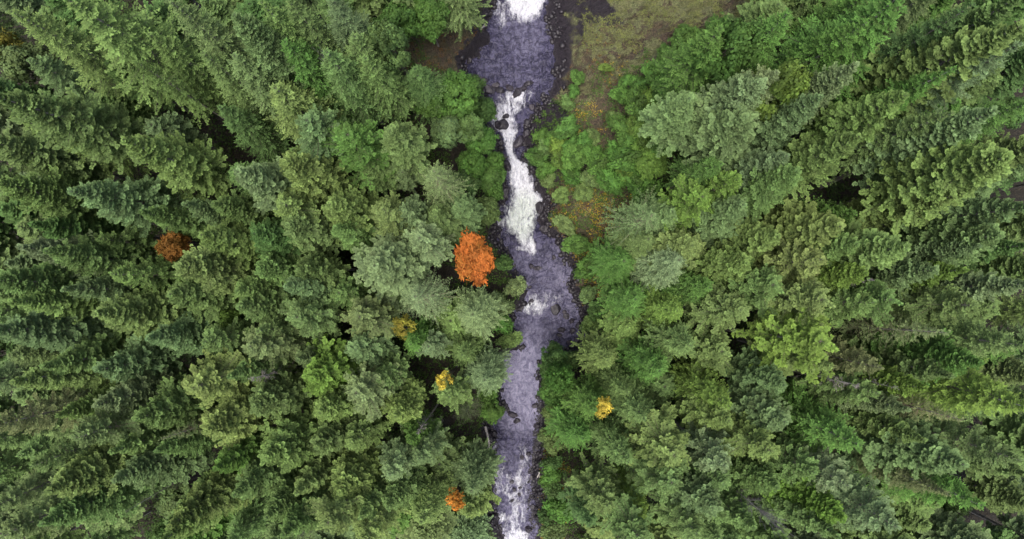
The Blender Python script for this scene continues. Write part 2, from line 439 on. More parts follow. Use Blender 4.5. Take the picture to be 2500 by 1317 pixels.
PROTO = {
    # dense Douglas firs
    'A': [conifer(1, fingers=1, side=.5, whorl=.5), conifer(2, rad=3.7, nb=7, round_=.9, peak=.8, fingers=2, side=.45), conifer(3, rad=3.4, base=.36, whorl=.52, up=.7, fingers=1, side=.54)],
    # spires with upswept plump boughs, rounded tops
    'R': [conifer(4, whorl=.6, rad=3.3, base=.38, up=.8, round_=.85, peak=.82, irregular=.28, side=.46, plump=1.1), conifer(5, whorl=.58, rad=3.7, nb=6, up=.75, round_=.8, peak=.8, irregular=.25, side=.42, plump=1.15)],
    # broad drooping hemlocks and cedars of finer texture
    'H': [conifer(6, rad=4.6, base=.3, whorl=.5, nb=5, up=.3, down=-.3, droop=.02, side=.5, wid=.15, hang=.6, irregular=.3, round_=.9, peak=.88, tuft=False, lift=.02, club=.7),
          conifer(7, rad=4.2, base=.25, whorl=.55, nb=5, up=.35, down=-.25, droop=.04, side=.5, wid=.13, hang=.5, irregular=.28, round_=.85, peak=.85, tuft=False, lift=.05, club=.7)],
    # open firs with separate long boughs
    'O': [conifer(8, rad=3.9, whorl=.8, nb=6, side=.5, fingers=1, irregular=.32, round_=.75, up=.45, plump=.9, wood=.03),
          conifer(9, rad=3.6, whorl=.72, nb=6, side=.52, fingers=1, irregular=.3, round_=.6, up=.5, down=-.2, plump=.85, base=.5, wood=.03)],
    # thin wispy crowns
    'S': [conifer(10, rad=3.4, H=30, base=.35, whorl=.85, nb=8, side=.2, wid=.06, dens=.24, up=.45, irregular=.2, plump=1.0, tuft=False, wood=.045, s0=.4, lift=.05, club=.8, fingers=2),
          conifer(12, rad=3.2, H=30, base=.35, whorl=.5, nb=9, side=.3, wid=.09, dens=.14, up=.5, irregular=.2, tuft=False, wood=.02, lift=.1, club=.8)],
    'D': [broadleaf(20, lobes=26, lr_=(.2, .42), clumps=18, per=20, leaf=.27, bcr=(.1, .9)), broadleaf(21, lobes=30, clumps=16, rad=3.4, lr_=(.18, .4), per=20, leaf=.27, bcr=(.1, .9)), broadleaf(22, lobes=22, clumps=20, rad=3.0, gap=.1, lr_=(.2, .42), per=20, leaf=.27, bcr=(.1, .9))],
    'M': [broadleaf(25, lobes=18, clumps=26, leaf=.36, per=10, gap=.1, rad=3.2, lr_=(.2, .45), bcr=(.05, .95), spray=24, mat=M_AUTUMN), broadleaf(27, lobes=16, clumps=22, leaf=.34, per=10, gap=.2, rad=3.4, lr_=(.2, .45), bcr=(.05, .95), spray=30, mat=M_AUTUMN)],
    # shrubs with coarse ragged leaf sprays
    'U': [broadleaf(40, lobes=22, clumps=13, leaf=.55, per=10, flat=.9, spray=40, lr_=(.2, .38), off_=.3, bcr=(0, 1)), broadleaf(41, lobes=16, clumps=14, leaf=.5, per=10, gap=.1, spray=50, lr_=(.18, .42), off_=.3, bcr=(0, 1)), broadleaf(42, lobes=26, clumps=11, leaf=.6, per=9, spray=36, rad=3.4, lr_=(.16, .36), off_=.34, bcr=(0, 1))],
    # thin straggly small autumn tree
    'Y': [broadleaf(26, lobes=9, clumps=16, leaf=.30, per=9, gap=.25, rad=2.6, spray=14, mat=M_AUTUMN)],
    'W': [broadleaf(50, H=24, depth=.30, lobes=30, clumps=24, leaf=.3, per=12, rad=3.2, lr_=(.2, .42), bcr=(.05, .95), spray=8, mat=M_AUTUMN)],
    'Z': [broadleaf(52, H=24, depth=.32, lobes=12, clumps=18, leaf=.27, per=11, gap=.15, rad=2.6, lr_=(.2, .4), bcr=(.05, .95), spray=8, mat=M_AUTUMN), broadleaf(53, H=24, depth=.3, lobes=9, clumps=18, leaf=.27, per=11, gap=.25, rad=2.6, lr_=(.2, .4), bcr=(.05, .95), spray=8, mat=M_AUTUMN)],
    'B': [bare_tree(30), bare_tree(31, H=9, rad=2.0, n=90, base=.55, up=1.0, bushy=True, twigs=9, wood=.022)],
}
COLS = {
    'g': (.074, .126, .042), 'y': (.088, .142, .044), 'b': (.078, .130, .054), 'B': (.092, .148, .068), 'o': (.080, .126, .046),
    'd': (.048, .096, .030), 'G': (.052, .114, .026), 'L': (.100, .150, .048), 's': (.080, .128, .056), 'p': (.100, .154, .072),
    'N': (.080, .142, .030), 'm': (.29, .088, .017), 'r': (.17, .075, .018), 'q': (.42, .16, .026), 'a': (.50, .38, .06), 'Y': (.19, .19, .03), 'k': (.13, .075, .02), 'v': (.20, .205, .04),
    'w': (.26, .235, .22), 't': (.094, .126, .052), 'h': (.100, .146, .062),
}

# ------------------------------------------------------------------ river plan (photo rows -> edges of the water)
RV = np.array([
    [-160, 1225, 1330, 11.0], [-60, 1212, 1335, 6.5], [-15, 1210, 1335, 4.1], [20, 1208, 1335, 3.25], [60, 1193, 1337, 3.0], [100, 1203, 1350, 3.0], [140, 1165, 1352, 3.0],
    [155, 1138, 1352, 3.0], [178, 1148, 1350, 3.0], [215, 1182, 1345, 2.95], [260, 1195, 1308, 2.5], [300, 1188, 1278, 2.1],
    [335, 1212, 1268, 1.9], [380, 1232, 1282, 1.6], [400, 1240, 1286, 1.4], [450, 1238, 1305, 1.1], [500, 1228, 1328, .8],
    [540, 1220, 1310, .65], [580, 1216, 1345, .5], [620, 1245, 1372, .45], [660, 1256, 1393, .4], [700, 1288, 1386, .35],
    [740, 1288, 1405, .2], [765, 1254, 1420, .1], [790, 1254, 1423, .1], [820, 1266, 1425, .05], [846, 1268, 1402, .0],
    [862, 1262, 1332, .0], [880, 1224, 1316, .0], [920, 1216, 1315, -.05], [960, 1225, 1322, -.05], [1000, 1234, 1320, -.1],
    [1040, 1196, 1322, -.2], [1080, 1213, 1316, -.4], [1120, 1210, 1303, -.6], [1180, 1203, 1303, -.8], [1240, 1206, 1303, -1.0],
    [1317, 1232, 1308, -1.2], [1480, 1240, 1318, -1.6]], float)
def at_px(u, v, z):
    """where the line of sight through a photo pixel meets height z"""
    a = (u - 1250) * K; b = -(v - 658.5) * K
    dy = b * math.cos(TILT) + math.sin(TILT); dz = math.cos(TILT) - b * math.sin(TILT)
    t = (CAM_Z - z) / dz
    return a * t, dy * t
RXL, RY = at_px(RV[:, 1], RV[:, 0], RV[:, 3]); RXR, _ = at_px(RV[:, 2], RV[:, 0], RV[:, 3]); RZ = RV[:, 3]
# ascending y for interp
o_ = np.argsort(RY); RYs, RXLs, RXRs, RZs = RY[o_], RXL[o_], RXR[o_], RZ[o_]
def river_at(y): return np.interp(y, RYs, RXLs), np.interp(y, RYs, RXRs), np.interp(y, RYs, RZs)
def poly_dist(x, y, px, py):
    best = np.full(np.shape(x), 1e9)
    for i in range(len(px) - 1):
        ax, ay, bx, by = px[i], py[i], px[i + 1], py[i + 1]
        dx, dy = bx - ax, by - ay
        t = np.clip(((x - ax) * dx + (y - ay) * dy) / (dx * dx + dy * dy + 1e-9), 0, 1)
        best = np.minimum(best, (x - ax - t * dx) ** 2 + (y - ay - t * dy) ** 2)
    return np.sqrt(best)
def px_of(x, y, z):
    d = CAM_Z - z; c, s = math.cos(TILT), math.sin(TILT)
    dep = d * c + y * s; up = y * c - d * s
    return x / (K * dep) + 1250, 658.5 - up / (K * dep)
def ground(x, y):
    x = np.asarray(x, float); y = np.asarray(y, float)
    xl, xr, zw = river_at(y)
    dl = poly_dist(x, y, RXLs, RYs); dr = poly_dist(x, y, RXRs, RYs)
    inside = (x > xl) & (x < xr)
    left = x < (xl + xr) / 2
    d = np.where(inside, -1, 1) * np.where(left, dl, dr) + 1.1 * (fbm(x * .8, y * .8, 3, 5) - .5) + .7 * (ridge(x * 1.6, y * 1.6, 3, 6) - .5) - .3
    inside = d < 0; di = np.maximum(-d, 0)
    d = np.maximum(d, 0)
    n = fbm(x * .25, y * .25, 5, 9) - .5; rk = ridge(x * .45 + y * .1, y * .38, 5, 31) - .5
    # left bank: short rocky step then a forested slope; cliffs at the plunge pool
    cl = sm(14, 20, y)
    zl = zw + .5 * sm(0, .5, d) + .9 * sm(.3, 1.6, d) + .22 * d ** .95 * np.exp(-d / 60) + cl * (1.2 * sm(.0, .8, d) + 1.6 * sm(1, 4, d))
    # right bank: low wet shelf upstream, slope of moss and scree above
    shelf = sm(7, 12, y) 
    dd = np.maximum(d - shelf * (1.3 + 1.2 * sm(14, 22, y)), 0)
    zr = zw + .45 * sm(0, .4, d) + .8 * sm(.2, 1.4, dd) + .24 * dd ** .95 * np.exp(-dd / 60) + shelf * (1.3 * sm(.3, 3.5, dd) + .20 * np.minimum(dd, 16))
    z = np.where(left, zl, zr) + n * 1.6 * sm(.5, 6, d) + rk * (.8 * sm(0, 1.5, d)) + (ridge(x * .35 + y * .25, y * .9 - x * .35, 4, 88) - .5) * 2.2 * sm(24, 30, y) * sm(6, 10, x) + (fbm(x * 1.1, y * 1.1, 3, 95) - .5) * 1.1 * sm(1, 4, d)
    zin = zw - .02 - 1.0 * sm(0, 1.2, di) + .25 * n * sm(0, .6, di)
    return np.where(inside, zin, z), d, inside, left

def graded(lo, hi, fine, step, far):
    a = np.arange(lo, hi + 1e-6, fine); out = list(a); s = fine; v = hi
    while v < far: s *= 1.16; v += s; out.append(v)
    s = fine; v = lo; pre = []
    while v > -far: s *= 1.16; v -= s; pre.append(v)
    return np.array(pre[::-1] + out)
gx = graded(-11, 30, .17, 0, 420); gy = graded(-41, 44, .19, 0, 420)
GX, GY = np.meshgrid(gx, gy)
GZ, GD, GIN, GL = ground(GX, GY)
GU, GV = px_of(GX, GY, GZ)
def blob(u, v, cu, cv, ru, rv, soft=.35): return 1 - sm(1 - soft, 1 + soft, np.sqrt(((u - cu) / ru) ** 2 + ((v - cv) / rv) ** 2))
def zones(U, V_, D, L):
    wa = fbm(U / 34., V_ / 34., 4, 91) - .5; wb = fbm(U / 34. + 50, V_ / 34., 4, 92) - .5
    U = U + wa * 95; V_ = V_ + wb * 95
    fu = (U - 1250); nz = fbm(U / 60., V_ / 60., 3, 77)
    moss = np.maximum.reduce([blob(U, V_, 1650, 10, 320, 62), blob(U, V_, 1530, 80, 190, 75), .8 * blob(U, V_, 1450, 25, 70, 40), .6 * blob(U, V_, 1470, 170, 110, 60), .6 * blob(U, V_, 1405, 190, 45, 110), .5 * blob(U, V_, 1440, 470, 90, 60)])
    brown = np.maximum.reduce([blob(U, V_, 1460, 230, 90, 160), blob(U, V_, 1470, 520, 150, 110), blob(U, V_, 1120, 120, 100, 70), blob(U, V_, 1430, 690, 60, 110),
                               blob(U, V_, 1640, 80, 130, 40), .7 * blob(U, V_, 1330, 1130, 50, 260), blob(U, V_, 940, 210, 160, 120) * .7])
    wet = np.maximum.reduce([(~L) * (1 - sm(.7, 1.3, D)), L * (1 - sm(.7, 1.4, D)), blob(U, V_, 1358, 80, 52, 110), blob(U, V_, 1420, 15, 70, 38), blob(U, V_, 1325, 300, 60, 120), blob(U, V_, 1182, 90, 26, 70),
                             blob(U, V_, 1435, 790, 45, 80), .8 * blob(U, V_, 1470, 60, 60, 18)])
    moss = moss * (.55 + .9 * nz)
    for (x0, y0, x1, y1, wd_) in ((1560, 100, 1800, 8, 15), (1400, 110, 1590, 62, 9), (1470, 62, 1640, 22, 7), (1500, 140, 1660, 88, 10)):   # bare ledges
        l2 = (x1 - x0) ** 2 + (y1 - y0) ** 2; tt = np.clip(((U - x0) * (x1 - x0) + (V_ - y0) * (y1 - y0)) / l2, 0, 1)
        dd_ = np.hypot(U - x0 - tt * (x1 - x0), V_ - y0 - tt * (y1 - y0)); band = np.exp(-(dd_ / wd_) ** 2)
        moss = moss * (1 - .95 * band); brown = np.maximum(brown, .95 * band)
    return np.stack([moss * (1 - .9 * blob(U, V_, 1365, 110, 40, 120)), brown, wet], -1)
ZN = zones(GU, GV, GD, GL)
ny_, nx_ = GX.shape
idx = np.arange(ny_ * nx_).reshape(ny_, nx_)
GF = np.stack([idx[:-1, :-1], idx[:-1, 1:], idx[1:, 1:], idx[1:, :-1]], -1).reshape(-1, 4)
gm = mesh("ground", np.stack([GX, GY, GZ], -1).reshape(-1, 3), GF, M_GROUND, ZN.reshape(-1, 3), "zone", smooth=True)
ob("ground", gm, kind="structure")

# ------------------------------------------------------------------ water
vs = np.arange(-130, 1440, 1.8)
zc = np.interp(vs, RV[:, 0], RZ); uu = np.linspace(-.22, 1.22, 140)
ul = np.interp(vs, RV[:, 0], RV[:, 1]); ur = np.interp(vs, RV[:, 0], RV[:, 2])
U = ul[:, None] + (ur - ul)[:, None] * uu[None]; Vv = np.repeat(vs[:, None], len(uu), 1)
Zc = np.repeat(zc[:, None], len(uu), 1)
X, Y = at_px(U, Vv, Zc)
def B(cu, cv, ru, rv, soft=.6): return blob(U, Vv, cu, cv, ru, rv, soft)
nz1 = fbm(X * .9, Y * .6, 4, 41); nz2 = fbm(X * 2.2, Y * 1.3, 4, 43); rd = ridge(X * 1.1 + .6 * nz1, Y * .55, 4, 45)
foam = np.zeros_like(X)
wxn = X + .7 * (fbm(X * .8, Y * .8, 3, 71) - .5) * 2; wyn = Y + .9 * (fbm(X * .8 + 9, Y * .8, 3, 72) - .5) * 2
det = fbm(wxn * 3.0, wyn * 1.3, 5, 73); det2 = ridge(wxn * 2.0, wyn * .55, 4, 74)
env = 1.6 * B(1283, -28, 46, 70, .5); env = np.maximum(env, .48 * B(1222, 28, 24, 44)); env = np.maximum(env, .45 * B(1262, 5, 78, 50))
ST = np.array([[212, 1265, 30, .0], [228, 1264, 38, .6], [245, 1252, 42, .64], [265, 1238, 38, .68], [285, 1222, 30, .8], [305, 1230, 28, .9], [325, 1243, 18, 1.05], [345, 1243, 12, 1.05], [370, 1246, 9, 1.0],
               [388, 1252, 10, 1.05], [400, 1264, 20, 1.15], [430, 1268, 25, 1.25], [460, 1278, 26, 1.25], [480, 1288, 34, 1.25], [497, 1290, 38, 1.2], [515, 1276, 38, 1.05], [540, 1268, 36, .95], [560, 1270, 30, .9], [580, 1277, 20, .85],
               [600, 1290, 18, .75], [615, 1298, 14, .6], [632, 1300, 8, 0]], float)
cx = np.interp(Vv, ST[:, 0], ST[:, 1]); hw = np.interp(Vv, ST[:, 0], ST[:, 2]); st_ = np.interp(Vv, ST[:, 0], ST[:, 3])
env = np.maximum(env, st_ * (1 - sm(.10, 1.7, np.abs(U - cx) / hw)) * 1.16)
env = np.maximum(env, .5 * B(1240, 530, 30, 45, .7)); env = np.maximum(env, .62 * B(1274, 607, 18, 6))
env = np.maximum(env, .66 * B(1306, 750, 32, 20)); env = np.maximum(env, .3 * B(1325, 732, 60, 22))
low = sm(1050, 1110, Vv)
patch = sm(.40, .62, fbm(X * .55, Y * .33, 3, 63)) * (1 - .8 * sm(1268, 1300, U))
env = np.maximum(env, low * (.12 + .36 * patch)); env = np.maximum(env, .95 * B(1262, 1315, 30, 22)); env = np.maximum(env, .8 * B(1222, 1262, 14, 12))
nn = .55 * det + .45 * det2
foam = env * 1.02 + (nn - .56) * 2.1 * np.clip(.35 + 1.2 * env, 0, 1) * np.clip(1.5 - .62 * env, .35, 1)
foam = np.clip(foam, 0, 1.05) * sm(0.05, .35, env)
sky_sheen = np.maximum.reduce([1.3 * B(1275, 930, 80, 110), .9 * B(1275, 1000, 60, 60), .15 * B(1250, 170, 90, 60), .45 * B(1300, 830, 50, 70), .35 * sm(560, 640, Vv) * (1 - sm(780, 900, Vv)), .35 * low, .3 * B(1270, 90, 60, 60)])  # where the sky's sheen is painted as paler water
sky_sheen = np.clip(sky_sheen * (.6 + .8 * nz1), 0, 1)
green = np.maximum(.9 * B(1275, 530, 50, 60), .3 * B(1310, 750, 60, 30))
rough = np.clip(foam, 0, 1) * .35 + .10 * low + .05
Z = Zc + (nz2 - .5) * .35 * (rough * 3) + (rd - .5) * rough * 1.1 + .05 * (nz2 - .5)
W_F = np.arange(Z.size).reshape(Z.shape)
WF = np.stack([W_F[:-1, :-1], W_F[1:, :-1], W_F[1:, 1:], W_F[:-1, 1:]], -1).reshape(-1, 4)
wm = mesh("river", np.stack([X, Y, Z], -1).reshape(-1, 3), WF, M_WATER, np.stack([foam, sky_sheen, green], -1).reshape(-1, 3), "foam", smooth=True)
ob("river", wm, kind="structure")
HIDDEN = set('''S7 S29 S41 S42 S43 S44 S87 S88 S106 B2 B10 F2 F10 F11 F14 F15 F21 F22 F23 F26 F38 F73 F85 F87 F89 F91 F94 F95 F105 F111 F125 F132 F138 F142 F143 F152 F156 F160 F164 F166 F173 F193 F198 F201 F211 F213 F226 F230 F232 F236 F241 F267 F271 F280 F289 F301 F321 F327 F333 F340 F356 F362 F374 F400 F402 F429 F435 F455 F459 F463 F471 F499 F512 F627 F640 F646 F680 F715 F738 F822 F837 F848 F857 F975 F999 F1031 F1110 F1111 F1115 F1158 F1275 F1277 F1290 F1405 F1482 F1721 F1764 F1809 F1924 F1942 F2270 F2493 F2509 F2787 F2818 F3057 F3119 F3670 F3906 F4212 F4365 F4713 F5443 F6072 F6586 F6682 F7170 F8303 F8991 R14 R30 R46 R51 L0 L1 L4 L5'''.split())
# ------------------------------------------------------------------ trees seen in the photograph: tip (photo px), crown width px, hue, kind, height factor
T_ = """150 -25 230 y H 1|5 195 150 o A 1.05|280 345 125 L R .95|160 435 130 b A .95|50 375 80 g A .75|15 620 110 B R .9|235 590 70 g O .7|290 665 95 y O .8
455 515 90 b R .8|472 595 120 y R .85|565 395 130 B R .9|715 392 125 L R .85|2 285 110 y H .9|-5 475 120 g A .9|80 535 110 d A .8|-20 110 120 o D .5
25 20 150 y H .9|430 5 150 o H .95|570 25 120 b A .95|640 -10 120 y H .9|590 150 170 o H .8|660 215 170 y H .75|700 100 150 G H .8|800 130 150 g H .8|850 70 150 g H .75|930 30 120 g D .8
255 160 90 d A .6|330 165 60 y O .85|760 300 130 b O .75|835 328 140 G O .75|955 325 120 o A .7|1050 420 130 h S .75|968 425 60 b O .5|880 385 90 g A .6
682 500 100 L O .75|792 490 120 L R .75|978 498 90 B R .65|925 520 110 L O .7|1032 580 110 p O .7|700 548 120 g R .75|1060 530 100 g A .6|835 570 100 g A .7|905 630 160 p R .8|1120 505 90 b A .55
1003 735 140 p S .75|1160 770 120 h S .6|820 720 80 g O .6|712 690 90 B R .75|730 785 110 g O .7|868 795 120 o O .65|600 555 110 d A .8|540 480 90 g A .8
35 735 120 y A .9|170 702 100 b R .85|465 660 130 y R .85|235 772 130 y R .85|-5 825 140 b A .9|55 930 110 L A .9|240 908 100 B R .8|235 982 100 B R .85|455 922 140 L O .85
145 1010 80 y A .8|-10 1050 110 t O .95|160 1082 120 o O .9|388 1105 70 t S .85|486 1060 130 L R .85|98 1197 140 y A .95|305 1192 110 b A .85|385 1130 80 g A .8|430 1262 110 y A .85
20 1292 130 o O .95|125 1282 120 g A .95|490 840 110 g O .75|598 862 130 o O .75|590 735 120 g R .75|520 775 90 N D .6|640 822 110 g H .7|380 1318 110 y A .9|560 1232 110 g A .85|642 1140 130 y R .8|620 1005 120 g R .75|-5 690 120 g R .9
718 882 80 b R .65|752 935 130 N R .7|872 985 120 h O .7|1055 848 70 B O .5|1130 860 90 g H .5|1180 925 110 s S .55|785 1015 110 y A .7|770 1095 110 g R .7|945 1155 100 p O .7|1030 1120 90 s O .65|1155 1192 110 s S .62
735 1195 110 y A .75|822 1212 130 L R .75|885 1255 110 g A .75|1022 1275 120 y H .65|1160 1268 100 L A .6|700 1298 110 g A .85|775 1312 120 y O .85|870 1318 120 L O .8|660 1258 100 g A .8|1085 985 90 y O .55|960 1005 90 y A .6|1000 1090 80 G A .6
1360 890 80 d D .6|1372 935 90 G D .55|1455 1010 110 G H .6|1400 1085 110 G H .55|1590 1010 120 g H .7|1785 975 120 N H .75|1648 1118 140 L O .75|1525 1130 110 g H .7|1800 1150 120 p O .8|1790 1055 110 y A .75|1870 1085 120 L O .8
1750 1252 140 b R .8|1570 1262 90 N H .65|1650 1225 130 g O .75|1480 1245 120 g O .65|1450 1290 100 d H .6|1560 1322 120 g O .75|1720 1330 120 g O .8|1565 735 115 G H .6|1800 760 130 o O .7|1700 840 120 g H .7|1620 900 120 G H .65|1480 880 100 y H .55|1530 960 90 g H .6
1995 738 130 L O .85|1995 842 170 N O .85|2150 745 110 y O .85|2290 828 120 h S .9|2362 695 110 N A .9|2492 712 120 B A .95|2515 835 150 g H .95|2022 875 110 y A .8|2148 888 90 t O .85|2380 752 120 g O .9
2122 1100 160 G H .9|1932 1052 130 b A .8|2212 1003 90 B R .85|2262 978 110 N A .9|2332 1032 110 t S .9|2340 1162 160 b A .95|2515 965 190 N H .95|2312 1228 90 t S .9|2062 1272 110 N A .85|2090 1195 120 p O .85|2192 1292 140 B O .9|2402 1250 150 G H .95|2492 1130 120 o O .95|2250 1075 100 g A .85|2030 1320 110 g A .85|2120 960 110 g O .8|1930 950 110 b A .75
2462 35 200 y A 1.05|2222 242 140 y A .95|2450 305 160 B A 1|2482 392 190 L R 1.02|2105 150 120 p R .9|1995 135 150 N D .9|2235 15 210 G H .95|2515 130 150 B H 1|2510 235 150 G H 1|2055 545 160 L R .85|2208 600 170 y A .95|2000 625 140 L O .85
2462 572 140 b R .95|2395 610 90 B A .9|2510 605 110 d A .95|2510 485 120 b A 1|2100 560 120 g A .85|2282 655 110 b R .9|2110 345 120 y R .9|2505 15 140 g A 1|2400 10 120 d H .95|2330 470 100 y A .9|2300 270 110 g H .9
1835 25 150 G D .85|1852 190 130 p R .8|1770 70 150 G H .75|1905 175 110 p A .8|1712 232 130 b A .7|1812 308 170 s R .75|1795 432 90 N O .7|1600 530 160 b S .65|1692 592 110 L A .65|1660 520 100 b A .6|1825 500 120 b R .75|1650 640 130 p S .65|1712 480 110 N O .65|1525 625 115 G S .55|1575 590 110 g S .6
1950 420 120 g A .8|1890 575 130 y A .75|1900 690 120 g O .75|1820 640 110 y R .7|1730 700 110 G H .65|1760 380 110 G H .65|1900 380 110 s A .8|2010 235 110 s R .85|1660 760 110 N H .6|2110 660 110 N A .85|2200 720 110 g O .85|2330 900 110 g A .9|2420 900 120 G A .95|1990 1180 120 g O .8|1900 1200 110 g A .8
80 640 110 g A .9|350 520 90 g A .8|380 730 120 g R .8|120 880 120 g A .85|340 850 100 b R .8|60 1130 100 o O .9|250 1130 100 y A .85|560 680 100 y A .75|640 640 100 g R .75|740 640 90 g R .7|860 860 110 b O .65|1000 830 90 G H .55|560 900 100 g A .8|330 1030 110 g R .85|860 1080 100 y O .65|930 940 90 g A .6|520 1160 100 G A .8|960 1230 100 g A .7|800 300 110 d H .6|60 250 100 g A .9|370 90 120 y H .8|900 130 130 g H .7|1010 160 110 d H .55|480 130 130 g H .8|720 10 130 g H .85|520 260 110 d H .7|780 -20 130 s H .85|2350 150 120 G H .95|2110 40 140 G H .9|1950 30 140 G H .85|-40 335 130 g A .9|2545 330 130 g A .9|405 1292 110 g A .75|1792 1200 110 g O .75|1835 1292 110 g A .8"""
SPEC = [s.split() for s in T_.replace("\n", "|").split("|") if s.strip()]
# broadleaf trees and shrubs: crown centre px, crown diameter px, hue, crown kind, height m
S_ = """1120 235 150 G D 15|1055 245 110 G D 15|1095 320 110 b D 14|1180 345 100 G D 11|1195 430 90 G D 9|1050 45 130 G D 16|960 60 120 G D 17|880 225 120 g D 15
1385 310 72 G D 4.5|1362 352 62 N D 4|1312 385 62 G D 4|1410 385 80 G D 5|1425 345 55 G D 4|1320 330 46 G D 3|1395 425 60 G D 4|1470 400 80 G D 5|1560 255 90 G D 6|1600 175 90 G D 7|1520 320 90 G D 6|1480 168 32 N D 2.6
1412 190 44 G D 3|1540 390 100 G D 7|1500 440 90 G D 6|1635 140 80 G D 8|1680 100 110 G D 9|1760 85 110 G D 9|1560 310 80 N D 6|1590 400 100 N D 8|1580 470 90 G D 7|1650 320 90 N D 9|1520 240 60 G D 5|1340 440 50 o D 2.6|1380 555 60 o D 3|1410 600 70 G D 4|1440 650 80 G D 5
1168 640 118 m W 20|405 602 84 r W 25|1465 987 64 a Z 24|978 812 70 Y Z 25|1096 925 52 a Z 24|1105 1235 62 q Z 25|175 365 70 k Y 8|235 380 60 k Y 8|985 815 50 Y Y 12|950 75 60 k Y 9|10 110 80 v M 20
1352 900 95 d D 9|1345 960 80 G D 9|1240 830 60 y D 4|1220 790 70 G D 6|1345 1020 60 y D 5|1350 1085 60 o D 5|1345 1160 70 G D 6|1365 1240 80 G D 7|1200 1010 70 G D 8|1195 960 60 G D 7|1440 790 60 y D 5|1350 1300 70 o D 6|1180 860 80 g D 8|1230 640 50 d D 5|1255 700 60 h D 6|1160 560 60 g D 8|1225 740 70 h D 7"""
S_ += "|1345 340 48 G D 3|1335 415 55 G D 4|1370 385 60 N D 4|1395 350 50 G D 4|1450 375 60 G D 4|1440 430 60 g D 4|1500 370 60 G D 5|1530 420 70 N D 6|1500 290 50 g D 4|1535 200 50 G D 4|1560 215 60 G D 5|1590 240 70 N D 6|1620 230 70 G D 7|1600 290 80 G D 7|1540 345 70 G D 6|1570 350 70 N D 7|1385 250 46 g D 3|1400 225 40 G D 3|1330 360 50 g D 4|1620 350 80 G D 8|1450 335 44 y D 3|1465 445 60 g D 4|1420 470 56 y D 3|1370 480 50 y D 3|1650 170 70 G D 7|1700 140 90 G D 8|1550 440 70 G D 6|1350 1200 56 d D 6|1335 1260 50 d D 6|1345 1130 50 d D 6|1370 1060 60 g D 7|1330 1060 40 o D 4|1440 720 50 o D 4|1450 760 50 d D 5|1400 880 60 d D 7|1150 400 90 G D 13|1190 270 80 d D 11|1208 392 60 G D 10|1140 310 90 g D 14|1208 470 56 G D 9|1185 520 90 g D 12|1130 450 90 d D 13|1160 205 60 d D 9|1120 560 80 g D 13|1100 200 70 d D 12"
SSPEC = [s.split() for s in S_.replace("\n", "|").split("|") if s.strip()]
# leafless and dead: tip px, width px, hue, variant, height m
B_ = """1140 1010 80 t 1 14|1876 1272 60 w 1 33|1092 480 60 h 0 14|2080 950 90 w 0 30|2175 940 60 w 0 31|620 945 80 w 0 29|300 1240 60 t 0 30|700 1330 60 t 0 28|2150 700 60 w 0 33|1020 1060 50 w 0 24|560 10 60 w 0 34|790 145 44 w 1 26"""
BSPEC = [s.split() for s in B_.replace("\n", "|").split("|") if s.strip()]

import zlib
OBJS = []        # (root, category, adj info, label px)
counts = {}
def place(proto, name, x, y, zg, H, diam, hue, info, rot=None, limbcol=None, jit=.08):
    sc_h = H / proto['H']; sc_w = diam / (2 * proto['R'])
    e = bpy.data.objects.new(name, None); COL.objects.link(e)
    e.empty_display_size = .5
    e.location = (x, y, zg); e.rotation_euler = (RND.gauss(0, .018), RND.gauss(0, .018), RND.uniform(0, 6.283) if rot is None and hue != 'm' else (rot or .3))
    q_ = RND.uniform(.78, 1.28) if 'shrub' in name else 1.0
    e.scale = (sc_w * q_, sc_w / q_, sc_h) if hue != 'm' or H > 22 else (sc_w * 1.0, sc_w * 1.28, sc_h)
    c = COLS[hue]; k = 1 + RND.uniform(-jit, jit); c = tuple(max(.005, v * k * (1 + RND.uniform(-.05, .05))) for v in c)
    shrub = name.endswith('shrub') or name.endswith('bush')
    tr = ob("stem" if shrub else "trunk", proto['trunk'], e)
    li = ob("limbs", proto['limb'], tr, kind="stuff")
    lc = limbcol or (.115, .10, .075)
    li.color = (*lc, 1)
    if proto['crown']:
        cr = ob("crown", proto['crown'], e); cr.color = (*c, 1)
    info.update(x=x, y=y, z=zg, H=H, root=e, name=name)
    OBJS.append(info)
    return e
def gz1(x, y): 
    z, d, ins, l = ground(np.array([x]), np.array([y])); return float(z[0]), float(d[0]), bool(ins[0])
BASES = []
RF = random.Random(99)
HB = []
def seed_for(key):
    RND.seed(zlib.crc32(key.encode())); return False
VAR = {k: 0 for k in PROTO}
def pick(k):
    return PROTO[k][RND.randint(0, 11) % len(PROTO[k])]
HUEW = {'g': 'green', 'y': 'yellow-green', 'b': 'blue-green', 'B': 'pale blue-green', 'o': 'olive', 'd': 'dark green', 'G': 'fresh green', 'L': 'light yellowish', 's': 'grey-green',
        'p': 'pale green', 'N': 'bright lime', 'm': 'orange', 'r': 'dull rust', 'q': 'vivid orange', 'a': 'golden', 'Y': 'yellow', 'v': 'olive gold', 'k': 'brown-orange', 'w': 'pale grey', 't': 'tan brown', 'h': 'straw-green'}
FORMW = {'A': 'dense fir', 'R': 'plump fir', 'H': 'feathery hemlock', 'O': 'open-boughed fir', 'S': 'wispy fir', 'D': 'leafy tree', 'M': 'maple', 'Y': 'straggly tree', 'W': 'maple', 'Z': 'slender broadleaf tree', 'B': 'dead tree'}
